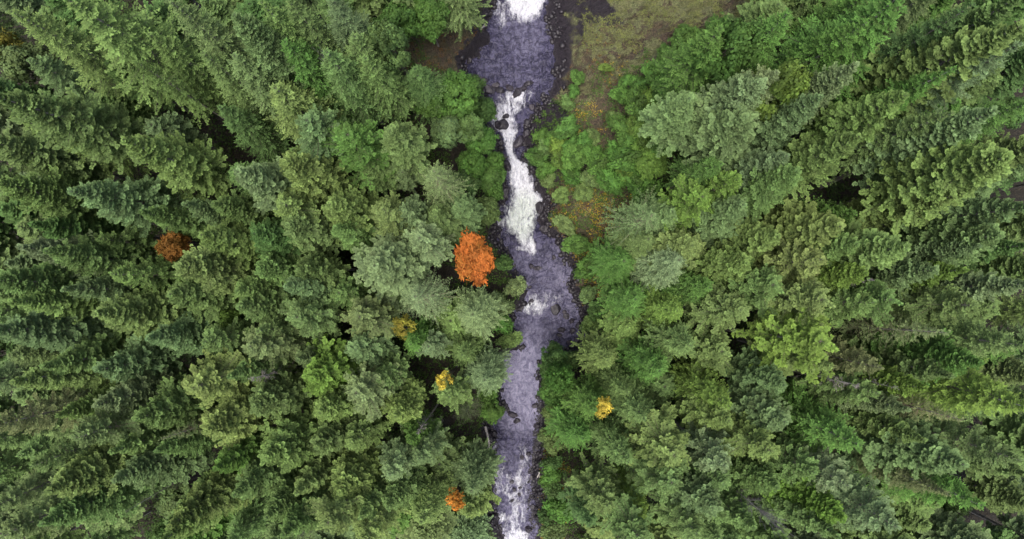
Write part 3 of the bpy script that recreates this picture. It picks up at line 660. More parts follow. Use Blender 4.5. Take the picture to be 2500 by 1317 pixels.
for si, (u, v, wd, hue, kind, hf) in enumerate(SPEC):
    if seed_for('T%d' % si): continue
    u, v, wd, hf = float(u), float(v), float(wd), float(hf)
    H = 39 * hf; zg = 5.0
    for _ in range(5):
        dt = CAM_Z - zg - H
        x, y = at_px(u, v, zg + H)
        zg, dd, ins = gz1(x, y)
    if ins:
        H *= .8
    diam = wd * K * (dt + H * .16) * (1.06 + .10 * min(1, abs(x) / 40))
    BASES.append((x, y))
    name = {'A': 'fir_tree', 'R': 'fir_tree', 'O': 'fir_tree', 'S': 'fir_tree', 'H': 'hemlock_tree', 'D': 'broadleaf_tree'}[kind]
    lc = (.20, .21, .11) if kind == 'S' else (.17, .15, .10) if kind == 'O' else None
    if hue == 't': lc = (.20, .15, .10)
    if 'T%d' % si in HIDDEN: continue
    place(pick(kind), name, x, y, zg - .2, H, diam, hue, dict(hue=hue, kind=kind, big=(diam > 6.6), src='T%d' % si), limbcol=lc)
for si, (u, v, wd, hue, kind, H) in enumerate(SSPEC):
    if seed_for('S%d' % si): continue
    u, v, wd, H = float(u), float(v), float(wd), float(H); zg = 3.0
    for _ in range(5):
        dt = CAM_Z - zg - H * (.85 if kind in 'WZ' else .68)
        x, y = at_px(u, v, zg + H * (.85 if kind in 'WZ' else .68))
        zg, dd, ins = gz1(x, y)
    BASES.append((x, y))
    name = 'leafy_shrub' if H < 8 else ('maple_tree' if kind in 'MWZ' else 'broadleaf_tree')
    if 'S%d' % si in HIDDEN: continue
    place(pick('U' if H < 8 else kind), name, x, y, zg - .1, H, wd * K * dt, hue, dict(hue=hue, kind=kind, big=False, src='S%d' % si), jit=.06)
for si, (u, v, wd, hue, var, H) in enumerate(BSPEC):
    if seed_for('B%d' % si): continue
    u, v, wd, H = float(u), float(v), float(wd), float(H); zg = 4.0
    for _ in range(5):
        dt = CAM_Z - zg - H
        x, y = at_px(u, v, zg + H)
        zg, dd, ins = gz1(x, y)
    BASES.append((x, y))
    if 'B%d' % si in HIDDEN: continue
    place(PROTO['B'][int(var)], 'dead_tree', x, y, zg - .2, H, wd * K * (dt + 3), hue, dict(hue=hue, kind='B', big=False, src='B%d' % si), limbcol=COLS[hue])
# the rest of the stand, between those
def open_ground(u, v):
    return max(float(blob(u, v, 1470, 60, 330, 90)), float(blob(u, v, 1440, 300, 130, 300)), float(blob(u, v, 1410, 620, 80, 180)), float(blob(u, v, 1120, 120, 110, 80)), float(blob(u, v, 960, 270, 120, 60)),
               float(blob(u, v, 2030, 445, 80, 45)), float(blob(u, v, 1380, 1050, 70, 400)))
FILL = []
HERO = np.array([[1170, 640, 120], [405, 602, 100], [1465, 987, 75], [978, 812, 75], [1096, 925, 70], [1105, 1235, 65], [175, 365, 24], [1140, 1010, 60], [1876, 1272, 26], [2030, 445, 60], [960, 270, 60], [1060, 420, 90]], float)
for i in range(10000):
    x = RF.uniform(-72, 72); y = RF.uniform(-37, 37); RND.seed(i * 31 + 5)
    r = math.hypot(x, y); far = min(1, abs(x) / 30)
    if min((x - a) ** 2 + (y - b) ** 2 for a, b in BASES) < (3.0 + .9 * far) ** 2: continue
    zg, dd, ins = gz1(x, y)
    if ins or dd < 3.2: continue
    u, v = px_of(x, y, zg + 4)
    if open_ground(float(u), float(v)) > .4: continue
    H = (15 + 10.5 * far) * RND.uniform(.65, 1.0)
    if any(math.hypot(*(np.array(px_of(x, y, zg + H * q)) - hp[:2])) < hp[2] for q in (.5, .62, .75, .87, 1) for hp in HERO): continue
    kind = RND.choice('AAARHOHOD' if abs(x) > 8 else 'AHODS')
    if kind == 'D': H *= .6
    hue = RND.choice('ggyboodGgs')
    BASES.append((x, y)); FILL.append(i)
    name = {'H': 'hemlock_tree', 'D': 'broadleaf_tree'}.get(kind, 'fir_tree')
    key = 'F%d' % i
    if key in HIDDEN: continue
    place(pick(kind), name, x, y, zg - .2, H, RND.uniform(4.6, 6.8), hue, dict(hue=hue, kind=kind, big=False, src=key))
print("TREES", len(OBJS), "fill", len(FILL))

# ------------------------------------------------------------------ boulders
def boulder_mesh(seed, flat):
    rg = random.Random(seed); bm = bmesh.new(); bmesh.ops.create_icosphere(bm, subdivisions=3, radius=1)
    cuts = [(Vector((rg.gauss(0, 1), rg.gauss(0, 1), rg.gauss(.2, .8))).normalized(), rg.uniform(.55, .85)) for _ in range(9)]
    for v in bm.verts:
        for n, dd in cuts:
            k = v.co.dot(n) - dd
            if k > 0: v.co -= n * k * .92
        v.co += v.co.normalized() * (mnoise.noise(v.co * 1.7 + Vector((seed, 0, 0))) * .16 + mnoise.noise(v.co * 5 + Vector((0, seed, 0))) * .05)
        v.co.z *= flat
    me = bpy.data.meshes.new("boulder"); bm.to_mesh(me); bm.free(); me.materials.append(M_ROCK); return me
import bmesh
from mathutils import Vector, noise as mnoise
BM = [boulder_mesh(i + 3, f) for i, f in enumerate((.6, .75, .5, .7, .55, .85, .6))]
R_ = """1224 306 34 30|1266 348 22 40|1190 218 46 20|1222 222 24 18|1212 208 20 16|1245 215 20 16|1262 228 22 26|1276 218 20 14|1235 285 16 14|1204 262 20 18|1290 205 26 14|1300 262 16 18|1288 300 16 22|1284 330 18 20|1316 372 14 14
1357 756 22 32|1382 772 18 16|1396 784 16 12|1372 805 20 14|1366 818 14 10|1398 808 16 14|1408 830 14 18|1390 835 12 12|1378 762 12 10|1412 795 14 20|1312 655 26 12|1298 650 12 12|1352 630 10 14|1330 560 22 30|1318 508 20 36|1300 392 22 24|1240 408 14 26|1236 470 16 34
1252 1012 26 16|1262 1028 18 14|1306 992 16 14|1310 1040 16 12|1274 1116 14 12|1290 1108 14 10|1250 1176 12 10|1256 1195 10 10|1270 1190 9 10|1268 1208 9 9|1250 1222 10 10|1298 1166 12 14|1301 1236 16 12|1210 1155 10 14|1290 1292 16 16
1146 150 14 22|1180 196 24 14|1275 390 12 12|1262 700 22 20|1298 735 14 10"""
RK = [list(map(float, s.split())) for s in R_.replace("\n", "|").split("|") if s.strip()]
ROCKS = []
for i, (u, v, wd, ht) in enumerate(RK):
    RND.seed(500 + i)
    if 'R%d' % i in HIDDEN: continue
    zz = float(np.interp(v, RV[:, 0], RV[:, 3]))
    x, y = map(float, at_px(u, v, zz)); g = gz1(x, y); 
    if not g[2]: zz = g[0]
    o = bpy.data.objects.new("boulder", BM[i % len(BM)]); COL.objects.link(o)
    sx, sy = wd * K * (CAM_Z - 2) / 2 * 1.1, ht * K * (CAM_Z - 2) / 2 * 1.1; sz = min(sx, sy) * 1.1 + .1
    o.location = (x, y, zz + .02 + (.1 if g[2] else 0)); o.scale = (sx, sy, sz); o.rotation_euler = (RND.gauss(0, .15), RND.gauss(0, .15), RND.uniform(-.5, .5))
    k = RND.uniform(.7, 1.4); o.color = (k, k * RND.uniform(.92, 1.02), k, 1)
    ROCKS.append(dict(root=o, x=x, y=y, z=zz, H=0, hue='-', kind='rock', name='boulder', size=max(wd, ht), src='R%d' % i, ratio=ht / wd))

# ------------------------------------------------------------------ fallen logs and poles on the banks
L_ = """1434 764 1438 792 .12|1450 768 1424 838 .08|1186 1040 1196 1094 .2|1316 1150 1312 1164 .12|1352 1088 1358 1112 .1|735 268 752 282 .25|1175 75 1185 62 .12"""
LOGS = []
for i, s in enumerate(L_.split("|")):
    RND.seed(900 + i)
    if 'L%d' % i in HIDDEN: continue
    a, b, c, d_, rr = map(float, s.split())
    pts = []
    for (u, v) in ((a, b), (c, d_)):
        z = 2.
        for _ in range(4):
            x, y = at_px(u, v, z); z = gz1(x, y)[0] + rr + .1
        pts.append(np.array([x, y, z]))
    k = np.linspace(0, 1, 7)[:, None]; p = pts[0] + (pts[1] - pts[0]) * k + np.array([0, 0, 1.1 if i < 2 else .6]); dirn = unit(pts[1] - pts[0])
    side = np.cross(dirn, [0, 0, 1]); p += side * np.sin(k * 5 + i) * .05
    P = [p - p[0]]; Rr = [rr * (1 - .45 * k[:, 0])]
    for q in range(3):
        s0 = RND.uniform(.3, .9); b0 = (p[-1] - p[0]) * s0; P.append(np.array([b0, b0 + side * RND.choice([-1, 1]) * .5 + dirn * .35 + np.array([0, 0, .12])])); Rr.append(np.array([rr * .3, rr * .1]))
    V, F = tubes(P, Rr, 7)
    o = ob("fallen_log", mesh("fallen_log", V, F, M_LOG, smooth=True), loc=tuple(p[0]))
    LOGS.append(dict(root=o, x=p[3][0], y=p[3][1], z=p[3][2], H=0, hue='w', kind='log', name='fallen_log', src='L%d' % i))

# ------------------------------------------------------------------ undergrowth, moss and gravel: uncountable
def scatter(name, n, area, maskf, cols, size, leaf, per, seed, up=.7, mat=M_LEAF, hgt=.4, probs=None):
    rg = np.random.default_rng(seed)
    x = rg.uniform(area[0], area[2], n); y = rg.uniform(area[1], area[3], n)
    z, d, ins, L = ground(x, y); u, v = px_of(x, y, z)
    k = maskf(x, y, u, v, d, L, ins, rg); x, y, z = x[k], y[k], z[k]; n = len(x)
    s = size * rg.uniform(.5, 1.4, n) ** 1.0
    kt = Kites(); m = per
    th = rg.uniform(0, 6.283, (n, m)); ph = rg.uniform(.1, 1.2, (n, m))
    dirv = np.stack([np.cos(th) * np.sin(ph), np.sin(th) * np.sin(ph), np.cos(ph)], -1)
    P = np.stack([x, y, z], -1)[:, None] + dirv * (s[:, None, None] * rg.uniform(.3, 1, (n, m, 1))) * np.array([1, 1, hgt / .4 * .7])
    D = dirv * np.array([1, 1, .25]) + rg.normal(0, .3, (n, m, 3))
    S = np.cross(D, np.array([0, 0, 1.])) + rg.normal(0, .25, (n, m, 3))
    l = leaf * rg.uniform(.6, 1.4, (n, m))
    C = np.stack([np.repeat(rg.uniform(.15, .85, (n, 1)), m, 1) + rg.uniform(-.15, .15, (n, m)), rg.uniform(0, .6, (n, m)), np.repeat(rg.random((n, 1)) ** 3, m, 1)], -1)
    kt.add(P.reshape(-1, 3), D.reshape(-1, 3), S.reshape(-1, 3), l.ravel(), l.ravel() * .6, C.reshape(-1, 3), .12)
    V, F, A = kt.build()
    o = ob(name, mesh(name, V, F, mat, A), kind="stuff"); o.color = (*cols, 1)
    return o
def patchy(x, y, rg, f, t, seed): return fbm(x * f, y * f, 3, seed) + rg.uniform(-.06, .06, x.shape) > t
vis = lambda u, v: (u > -60) & (u < 2560) & (v > -60) & (v < 1380)
def m_bank(x, y, u, v, d, L, ins, rg):
    mossy = np.maximum(blob(u, v, 1560, 40, 270, 75), blob(u, v, 1480, 85, 110, 60))
    return (~ins) & (d > 1.1) & vis(u, v) & patchy(x, y, rg, .5, .36, 3) & (mossy < .3) & (blob(u, v, 1450, 230, 60, 160) < rg.uniform(0, 3.5, x.shape)) & (blob(u, v, 1120, 120, 85, 55) < .5) & (blob(u, v, 1440, 790, 40, 80) < .5) & ((v > 240) | (u < 1340) | (d > 5))
def lab(o, l, c=None): o["label"] = l
g1 = scatter("undergrowth", 19000, (-14, -42, 26, 42), m_bank, (.050, .100, .022), .42, .20, 9, 101)
g2 = scatter("autumn_undergrowth", 20000, (-8, -42, 20, 42), lambda x, y, u, v, d, L, ins, rg: (~ins) & (d > .7) & ~L & vis(u, v) & patchy(x, y, rg, .6, .50, 8) & ((blob(u, v, 1480, 500, 150, 90) + blob(u, v, 1420, 700, 60, 130) + blob(u, v, 1435, 310, 40, 60) + .8 * blob(u, v, 1340, 1130, 50, 260) + .35 * blob(u, v, 1500, 160, 120, 60)) > rg.uniform(.2, .9, x.shape)),
             (.24, .185, .030), .30, .17, 6, 102)
g3 = scatter("brown_fern", 13000, (-24, -42, 24, 42), lambda x, y, u, v, d, L, ins, rg: (~ins) & (d > .9) & vis(u, v) & patchy(x, y, rg, .6, .52, 12) & ((blob(u, v, 1470, 530, 160, 110) + blob(u, v, 940, 250, 150, 70) + blob(u, v, 1080, 120, 110, 70) + blob(u, v, 1420, 700, 60, 130) + blob(u, v, 1340, 1100, 50, 260) + .7 * blob(u, v, 1450, 230, 60, 150)) > rg.uniform(.2, .9, x.shape)),
             (.105, .062, .025), .35, .18, 7, 103)
g4 = scatter("forest_undergrowth", 34000, (-62, -42, 62, 42), lambda x, y, u, v, d, L, ins, rg: (~ins) & (d > 3) & vis(u, v) & ((u < 1000) | ((u > 1600 + 60 * (fbm(x, y, 2, 5) - .5)) & (v > 170)) | (u > 1850)) & patchy(x, y, rg, .22, .30, 15), (.035, .062, .018), .8, .35, 8, 104)
g5 = scatter("moss", 13000, (2, 28, 40, 46), lambda x, y, u, v, d, L, ins, rg: (~ins) & vis(u, v) & patchy(x, y, rg, .7, .47, 21) & (np.maximum(blob(u, v, 1620, 20, 300, 60), blob(u, v, 1500, 75, 130, 55)) > rg.uniform(.3, .9, x.shape)) & (blob(u, v, 1365, 80, 60, 110) < .5),
             (.13, .15, .055), .35, .13, 9, 105, hgt=.12)
lab(g1, "green brush covering the river banks"); lab(g2, "yellow autumn brush on the right bank"); lab(g3, "brown ferns on open bank slopes")
lab(g4, "dark undergrowth on the forest floor between trunks"); lab(g5, "pale moss on the rock slope beside the falls")
# gravel and cobbles along the lower right shore
rg = np.random.default_rng(9)
yy = rg.uniform(-41, -15, 2600); xl, xr, zw = river_at(yy); xx = xr + rg.uniform(-1.1, 1.0, 2600) * rg.uniform(.2, 1, 2600)
gzv, gd, gi, gl = ground(xx, yy); zz = np.where(gi, np.maximum(gzv, zw - .05), gzv)
bmv = np.array([v.co[:] for v in BM[0].vertices]); ico = bpy.data.meshes.new("t"); b_ = bmesh.new(); bmesh.ops.create_icosphere(b_, subdivisions=1, radius=1); 
bv = np.array([v.co[:] for v in b_.verts]); bf = np.array([[v.index for v in f.verts] for f in b_.faces]); b_.free()
s = rg.uniform(.07, .22, (2600, 1, 1)) * np.array([1, 1.2, .6]) * rg.uniform(.7, 1.3, (2600, 1, 3))
V = bv[None] * s * rg.uniform(.8, 1.15, (2600, len(bv), 1)) + np.stack([xx, yy, zz], -1)[:, None]
F = bf[None] + (np.arange(2600) * len(bv))[:, None, None]
yb = rg.uniform(-42, 42, 5200); xl, xr, zw = river_at(yb); sd_ = rg.random(5200) < .4
xb = np.where(sd_, xl - rg.normal(.1, .55, 5200), xr + rg.normal(.25, .75, 5200))
gb, gd, gi, gl = ground(xb, yb); kb = (fbm(xb * .35, yb * .35, 3, 33) > .42) & (gb > zw - .45)
xb, yb, gb = xb[kb], yb[kb], np.maximum(gb, zw - .15)[kb]; nb_ = len(xb)
sb = rg.uniform(.3, 1, (nb_, 1, 1)) ** 2 * .46 * rg.uniform(.7, 1.3, (nb_, 1, 3)) * np.array([1, 1.1, .7])
Vb = bv[None] * sb * rg.uniform(.8, 1.2, (nb_, len(bv), 1)) + np.stack([xb, yb, gb], -1)[:, None]
V = np.concatenate([V.reshape(-1, 3), Vb.reshape(-1, 3)]); nt_ = 2600 + nb_
F = bf[None] + (np.arange(nt_) * len(bv))[:, None, None]
go = ob("gravel", mesh("gravel", V.reshape(-1, 3), F.reshape(-1, 3), M_ROCK), kind="stuff"); go.color = (.5, .46, .5, 1)
lab(go, "dark stones and cobbles along both shores of the river")
lab(bpy.data.objects["ground"], "rocky river banks and forest floor"); lab(bpy.data.objects["river"], "violet river with white rapids")
# what each thing is called, from how it looks and where it stands
LABELS = {
'T0': 'yellow-green feathery hemlock, second nearest one to the olive gold maple at top left',
'T1': 'olive dense fir, nearest one to the olive gold maple at top left',
'T2': 'light yellowish plump fir, nearest one to the rust maple in the left forest',
'T3': 'blue-green dense fir, nearest one to the rust maple in the left forest',
'T4': 'green dense fir, third nearest one to the olive gold maple at top left',
'T5': 'pale blue-green plump fir, nearest one to the middle of the left edge',
'T6': 'green open-boughed fir, nearest one to the rust maple in the left forest',
'T7': 'yellow-green open-boughed fir, nearest one to the rust maple in the left forest',
'T8': 'blue-green plump fir, nearest one to the rust maple in the left forest',
'T9': 'yellow-green plump fir, nearest one to the centre of the left forest',
'T10': 'pale blue-green plump fir, nearest one to the rust maple in the left forest',
'T11': 'light yellowish plump fir, nearest one to the centre of the left forest',
'T12': 'yellow-green feathery hemlock, nearest one to the rust maple in the left forest',
'T13': 'green dense fir, second nearest one to the middle of the left edge',
'T14': 'dark green dense fir, nearest one to the rust maple in the left forest',
'T15': 'olive leafy tree, nearest one to the olive gold maple at top left',
'T16': 'yellow-green feathery hemlock, nearest one to the olive gold maple at top left',
'T17': 'olive feathery hemlock, nearest one to the top edge, mid-left',
'T18': 'blue-green dense fir, nearest one to the top edge, mid-left',
'T19': 'yellow-green feathery hemlock, nearest one to the top edge, mid-left',
'T20': 'olive feathery hemlock, nearest one to the centre of the left forest',
'T21': 'yellow-green feathery hemlock, nearest one to the pool below the falls',
'T22': 'fresh green feathery hemlock, nearest one to the top edge, mid-left',
'T23': 'green feathery hemlock, second nearest one to the neck above the cascade',
'T24': 'green feathery hemlock, second nearest one to the largest boulder in the rapids',
'T25': 'green leafy tree, nearest one to the top edge, mid-left',
'T26': 'dark green dense fir, third nearest one to the top edge, mid-left',
'T27': 'yellow-green open-boughed fir, nearest one to the top edge, mid-left',
'T28': 'blue-green open-boughed fir, nearest one to the top edge, mid-left',
'T29': 'fresh green open-boughed fir, nearest one to the largest boulder in the rapids',
'T30': 'olive dense fir, nearest one to the largest boulder in the rapids',
'T31': 'straw-green wispy fir, nearest one to the neck above the cascade',
'T32': 'blue-green open-boughed fir, nearest one to the largest boulder in the rapids',
'T33': 'green dense fir, nearest one to the waterfall foam',
'T34': 'light yellowish open-boughed fir, nearest one to the centre of the left forest',
'T35': 'light yellowish plump fir, nearest one to the yellow tree left of the river',
'T36': 'pale blue-green plump fir, nearest one to the big orange maple',
'T37': 'light yellowish open-boughed fir, nearest one to the big orange maple',
'T38': 'pale green open-boughed fir, nearest one to the big orange maple',
'T39': 'green plump fir, nearest one to the neck above the cascade',
'T40': 'green dense fir, nearest one to the big orange maple',
'T41': 'green dense fir, third nearest one to the yellow tree left of the river',
'T42': 'pale green plump fir, nearest one to the yellow tree left of the river',
'T43': 'blue-green dense fir, nearest one to the big orange maple',
'T44': 'pale green wispy fir, nearest one to the yellow tree left of the river',
'T45': 'straw-green wispy fir, nearest one to the big orange maple',
'T46': 'green open-boughed fir, nearest one to the yellow tree left of the river',
'T47': 'pale blue-green plump fir, nearest one to the centre of the left forest',
'T48': 'green open-boughed fir, second nearest one to the centre of the left forest',
'T49': 'olive open-boughed fir, nearest one to the yellow tree left of the river',
'T50': 'dark green dense fir, nearest one to the centre of the left forest',
'T51': 'green dense fir, nearest one to the centre of the left forest',
'T52': 'yellow-green dense fir, nearest one to the middle of the left edge',
'T53': 'blue-green plump fir, nearest one to the middle of the left edge',
'T54': 'yellow-green plump fir, nearest one to the rust maple in the left forest',
'T55': 'yellow-green plump fir, nearest one to the middle of the left edge',
'T56': 'blue-green dense fir, second nearest one to the middle of the left edge',
'T57': 'light yellowish dense fir, nearest one to the middle of the left edge',
'T58': 'pale blue-green plump fir, second nearest one to the rust maple in the left forest',
'T59': 'pale blue-green plump fir, nearest one to the bottom edge, mid-left',
'T60': 'light yellowish open-boughed fir, second nearest one to the centre of the left forest',
'T61': 'yellow-green dense fir, second nearest one to the bottom left corner',
'T62': 'tan brown open-boughed fir, nearest one to the bottom left corner',
'T63': 'olive open-boughed fir, nearest one to the bottom edge, mid-left',
'T64': 'tan brown wispy fir, nearest one to the bottom edge, mid-left',
'T65': 'light yellowish plump fir, nearest one to the bottom edge, mid-left',
'T66': 'yellow-green dense fir, nearest one to the bottom left corner',
'T67': 'blue-green dense fir, nearest one to the bottom edge, mid-left',
'T68': 'green dense fir, fourth nearest one to the bottom left corner',
'T69': 'yellow-green dense fir, second nearest one to the bottom edge, mid-left',
'T70': 'olive open-boughed fir, nearest one to the bottom left corner',
'T71': 'green dense fir, nearest one to the bottom left corner',
'T72': 'green open-boughed fir, nearest one to the centre of the left forest',
'T73': 'olive open-boughed fir, nearest one to the centre of the left forest',
'T74': 'green plump fir, second nearest one to the centre of the left forest',
'T75': 'bright lime leafy tree, nearest one to the centre of the left forest',
'T76': 'green feathery hemlock, nearest one to the centre of the left forest',
'T77': 'yellow-green dense fir, nearest one to the bottom edge, mid-left',
'T78': 'green dense fir, second nearest one to the bottom edge, mid-left',
'T79': 'yellow-green plump fir, nearest one to the bottom edge, mid-left',
'T80': 'green plump fir, third nearest one to the bottom edge, mid-left',
'T81': 'green plump fir, nearest one to the middle of the left edge',
'T82': 'blue-green plump fir, nearest one to the yellow tree left of the river',
'T83': 'bright lime plump fir, the only such one, near the yellow tree left of the river',
'T84': 'straw-green open-boughed fir, the only such one, near the yellow tree left of the river',
'T85': 'pale blue-green open-boughed fir, nearest one to the yellow tree left of the river',
'T86': 'green feathery hemlock, nearest one to the smooth pale run of river',
'T87': 'grey-green wispy fir, nearest one to the smooth pale run of river',
'T88': 'yellow-green dense fir, second nearest one to the yellow tree left of the river',
'T89': 'green plump fir, nearest one to the bottom edge, mid-left',
'T90': 'pale green open-boughed fir, nearest one to the vivid orange tree at bottom',
'T91': 'grey-green open-boughed fir, nearest one to the vivid orange tree at bottom',
'T92': 'grey-green wispy fir, nearest one to the bottom rapids',
'T93': 'yellow-green dense fir, second nearest one to the vivid orange tree at bottom',
'T94': 'light yellowish plump fir, nearest one to the vivid orange tree at bottom',
'T95': 'green dense fir, second nearest one to the vivid orange tree at bottom',
'T96': 'yellow-green feathery hemlock, nearest one to the vivid orange tree at bottom',
'T97': 'light yellowish dense fir, nearest one to the vivid orange tree at bottom',
'T98': 'green dense fir, fourth nearest one to the bottom edge, mid-left',
'T99': 'yellow-green open-boughed fir, nearest one to the bottom edge, mid-left',
'T100': 'light yellowish open-boughed fir, nearest one to the vivid orange tree at bottom',
'T101': 'green dense fir, third nearest one to the bottom edge, mid-left',
'T102': 'yellow-green open-boughed fir, nearest one to the smooth pale run of river',
'T103': 'yellow-green dense fir, nearest one to the yellow tree left of the river',
'T104': 'fresh green dense fir, nearest one to the yellow tree left of the river',
'T105': 'dark green leafy tree, nearest one to the river bend below mid-frame',
'T106': 'fresh green leafy tree, nearest one to the river bend below mid-frame',
'T107': 'fresh green feathery hemlock, nearest one to the golden tree right of the river',
'T108': 'fresh green feathery hemlock, nearest one to the bottom rapids',
'T109': 'green feathery hemlock, second nearest one to the golden tree right of the river',
'T110': 'bright lime feathery hemlock, second nearest one to the golden tree right of the river',
'T111': 'light yellowish open-boughed fir, nearest one to the golden tree right of the river',
'T112': 'green feathery hemlock, nearest one to the bottom rapids',
'T113': 'pale green open-boughed fir, nearest one to the golden tree right of the river',
'T114': 'yellow-green dense fir, nearest one to the golden tree right of the river',
'T115': 'light yellowish open-boughed fir, nearest one to the bottom edge, mid-right',
'T116': 'blue-green plump fir, nearest one to the bottom edge, mid-right',
'T117': 'bright lime feathery hemlock, nearest one to the golden tree right of the river',
'T118': 'green open-boughed fir, third nearest one to the golden tree right of the river',
'T119': 'green open-boughed fir, nearest one to the bottom rapids',
'T120': 'dark green feathery hemlock, nearest one to the bottom rapids',
'T121': 'green open-boughed fir, second nearest one to the lowest end of the river',
'T122': 'green open-boughed fir, third nearest one to the bottom edge, mid-right',
'T123': 'fresh green feathery hemlock, nearest one to the small white rapid in mid-river',
'T124': 'olive open-boughed fir, nearest one to the centre of the right forest',
'T125': 'green feathery hemlock, nearest one to the centre of the right forest',
'T126': 'fresh green feathery hemlock, second nearest one to the river bend below mid-frame',
'T127': 'yellow-green feathery hemlock, nearest one to the river bend below mid-frame',
'T128': 'green feathery hemlock, nearest one to the golden tree right of the river',
'T129': 'light yellowish open-boughed fir, second nearest one to the centre of the right forest',
'T130': 'bright lime open-boughed fir, nearest one to the centre of the right forest',
'T131': 'yellow-green open-boughed fir, nearest one to the centre of the right forest',
'T132': 'straw-green wispy fir, nearest one to the centre of the right forest',
'T133': 'bright lime dense fir, nearest one to the middle of the right edge',
'T134': 'pale blue-green dense fir, nearest one to the middle of the right edge',
'T135': 'green feathery hemlock, second nearest one to the middle of the right edge',
'T136': 'yellow-green dense fir, second nearest one to the centre of the right forest',
'T137': 'tan brown open-boughed fir, nearest one to the centre of the right forest',
'T138': 'green open-boughed fir, second nearest one to the middle of the right edge',
'T139': 'fresh green feathery hemlock, nearest one to the bottom edge, mid-right',
'T140': 'blue-green dense fir, nearest one to the bottom edge, mid-right',
'T141': 'pale blue-green plump fir, nearest one to the bottom edge, mid-right',
'T142': 'bright lime dense fir, nearest one to the bottom right corner',
'T143': 'tan brown wispy fir, nearest one to the middle of the right edge',
'T144': 'blue-green dense fir, nearest one to the bottom right corner',
'T145': 'bright lime feathery hemlock, nearest one to the middle of the right edge',
'T146': 'tan brown wispy fir, nearest one to the bottom right corner',
'T147': 'bright lime dense fir, nearest one to the bottom edge, mid-right',
'T148': 'pale green open-boughed fir, nearest one to the bottom edge, mid-right',
'T149': 'pale blue-green open-boughed fir, nearest one to the bottom edge, mid-right',
'T150': 'fresh green feathery hemlock, nearest one to the bottom right corner',
'T151': 'olive open-boughed fir, nearest one to the bottom right corner',
'T152': 'green dense fir, third nearest one to the bottom right corner',
'T153': 'green dense fir, second nearest one to the bottom edge, mid-right',
'T154': 'green open-boughed fir, second nearest one to the bottom right corner',
'T155': 'blue-green dense fir, nearest one to the centre of the right forest',
'T156': 'yellow-green dense fir, nearest one to the top right corner',
'T157': 'yellow-green dense fir, nearest one to the top edge, mid-right',
'T158': 'pale blue-green dense fir, nearest one to the top right corner',
'T159': 'light yellowish plump fir, nearest one to the middle of the right edge',
'T160': 'pale green plump fir, nearest one to the top edge, mid-right',
'T161': 'bright lime leafy tree, nearest one to the top edge, mid-right',
'T162': 'fresh green feathery hemlock, third nearest one to the top edge, mid-right',
'T163': 'pale blue-green feathery hemlock, the only such one, near the top right corner',
'T164': 'fresh green feathery hemlock, nearest one to the top right corner',
'T165': 'light yellowish plump fir, nearest one to the centre of the right forest',
'T166': 'yellow-green dense fir, nearest one to the middle of the right edge',
'T167': 'light yellowish open-boughed fir, nearest one to the centre of the right forest',
'T168': 'blue-green plump fir, nearest one to the middle of the right edge',
'T169': 'pale blue-green dense fir, nearest one to the centre of the right forest',
'T170': 'dark green dense fir, nearest one to the middle of the right edge',
'T171': 'blue-green dense fir, nearest one to the middle of the right edge',
'T172': 'green dense fir, nearest one to the centre of the right forest',
'T173': 'blue-green plump fir, second nearest one to the middle of the right edge',
'T174': 'yellow-green plump fir, nearest one to the top edge, mid-right',
'T175': 'green dense fir, nearest one to the top right corner',
'T176': 'dark green feathery hemlock, nearest one to the top edge, mid-right',
'T177': 'yellow-green dense fir, second nearest one to the middle of the right edge',
'T178': 'green feathery hemlock, nearest one to the top edge, mid-right',
'T179': 'fresh green leafy tree, nearest one to the top edge, mid-right',
'T180': 'pale green plump fir, nearest one to the mossy rock slope',
'T181': 'fresh green feathery hemlock, nearest one to the mossy rock slope',
'T182': 'pale green dense fir, the only such one, near the top edge, mid-right',
'T183': 'blue-green dense fir, nearest one to the bare brown bank',
'T184': 'grey-green plump fir, nearest one to the bare brown bank',
'T185': 'bright lime open-boughed fir, nearest one to the mossy rock slope',
'T186': 'blue-green wispy fir, the only such one, near the yellow brush beside the cascade',
'T187': 'light yellowish dense fir, nearest one to the centre of the right forest',
'T188': 'blue-green dense fir, nearest one to the yellow brush beside the cascade',
'T189': 'blue-green plump fir, nearest one to the centre of the right forest',
'T190': 'pale green wispy fir, nearest one to the yellow brush beside the cascade',
'T191': 'bright lime open-boughed fir, nearest one to the yellow brush beside the cascade',
'T192': 'fresh green wispy fir, the only such one, near the yellow brush beside the cascade',
'T193': 'green wispy fir, the only such one, near the yellow brush beside the cascade',
'T194': 'green dense fir, second nearest one to the centre of the right forest',
'T195': 'yellow-green dense fir, nearest one to the centre of the right forest',
'T196': 'green open-boughed fir, nearest one to the centre of the right forest',
'T197': 'yellow-green plump fir, nearest one to the centre of the right forest',
'T198': 'fresh green feathery hemlock, nearest one to the centre of the right forest',
'T199': 'fresh green feathery hemlock, nearest one to the green shrubs right of the rapids',
'T200': 'grey-green dense fir, nearest one to the centre of the right forest',
'T201': 'grey-green plump fir, nearest one to the top edge, mid-right',
'T202': 'bright lime feathery hemlock, nearest one to the river bend below mid-frame',
'T203': 'bright lime dense fir, nearest one to the centre of the right forest',
'T204': 'green open-boughed fir, second nearest one to the centre of the right forest',
'T205': 'green dense fir, third nearest one to the middle of the right edge',
'T206': 'fresh green dense fir, nearest one to the middle of the right edge',
'T207': 'green open-boughed fir, nearest one to the bottom edge, mid-right',
'T208': 'green dense fir, nearest one to the golden tree right of the river',
'T209': 'green dense fir, second nearest one to the rust maple in the left forest',
'T210': 'green dense fir, nearest one to the rust maple in the left forest',
'T211': 'green plump fir, nearest one to the rust maple in the left forest',
'T212': 'green dense fir, third nearest one to the bottom left corner',
'T213': 'blue-green plump fir, second nearest one to the centre of the left forest',
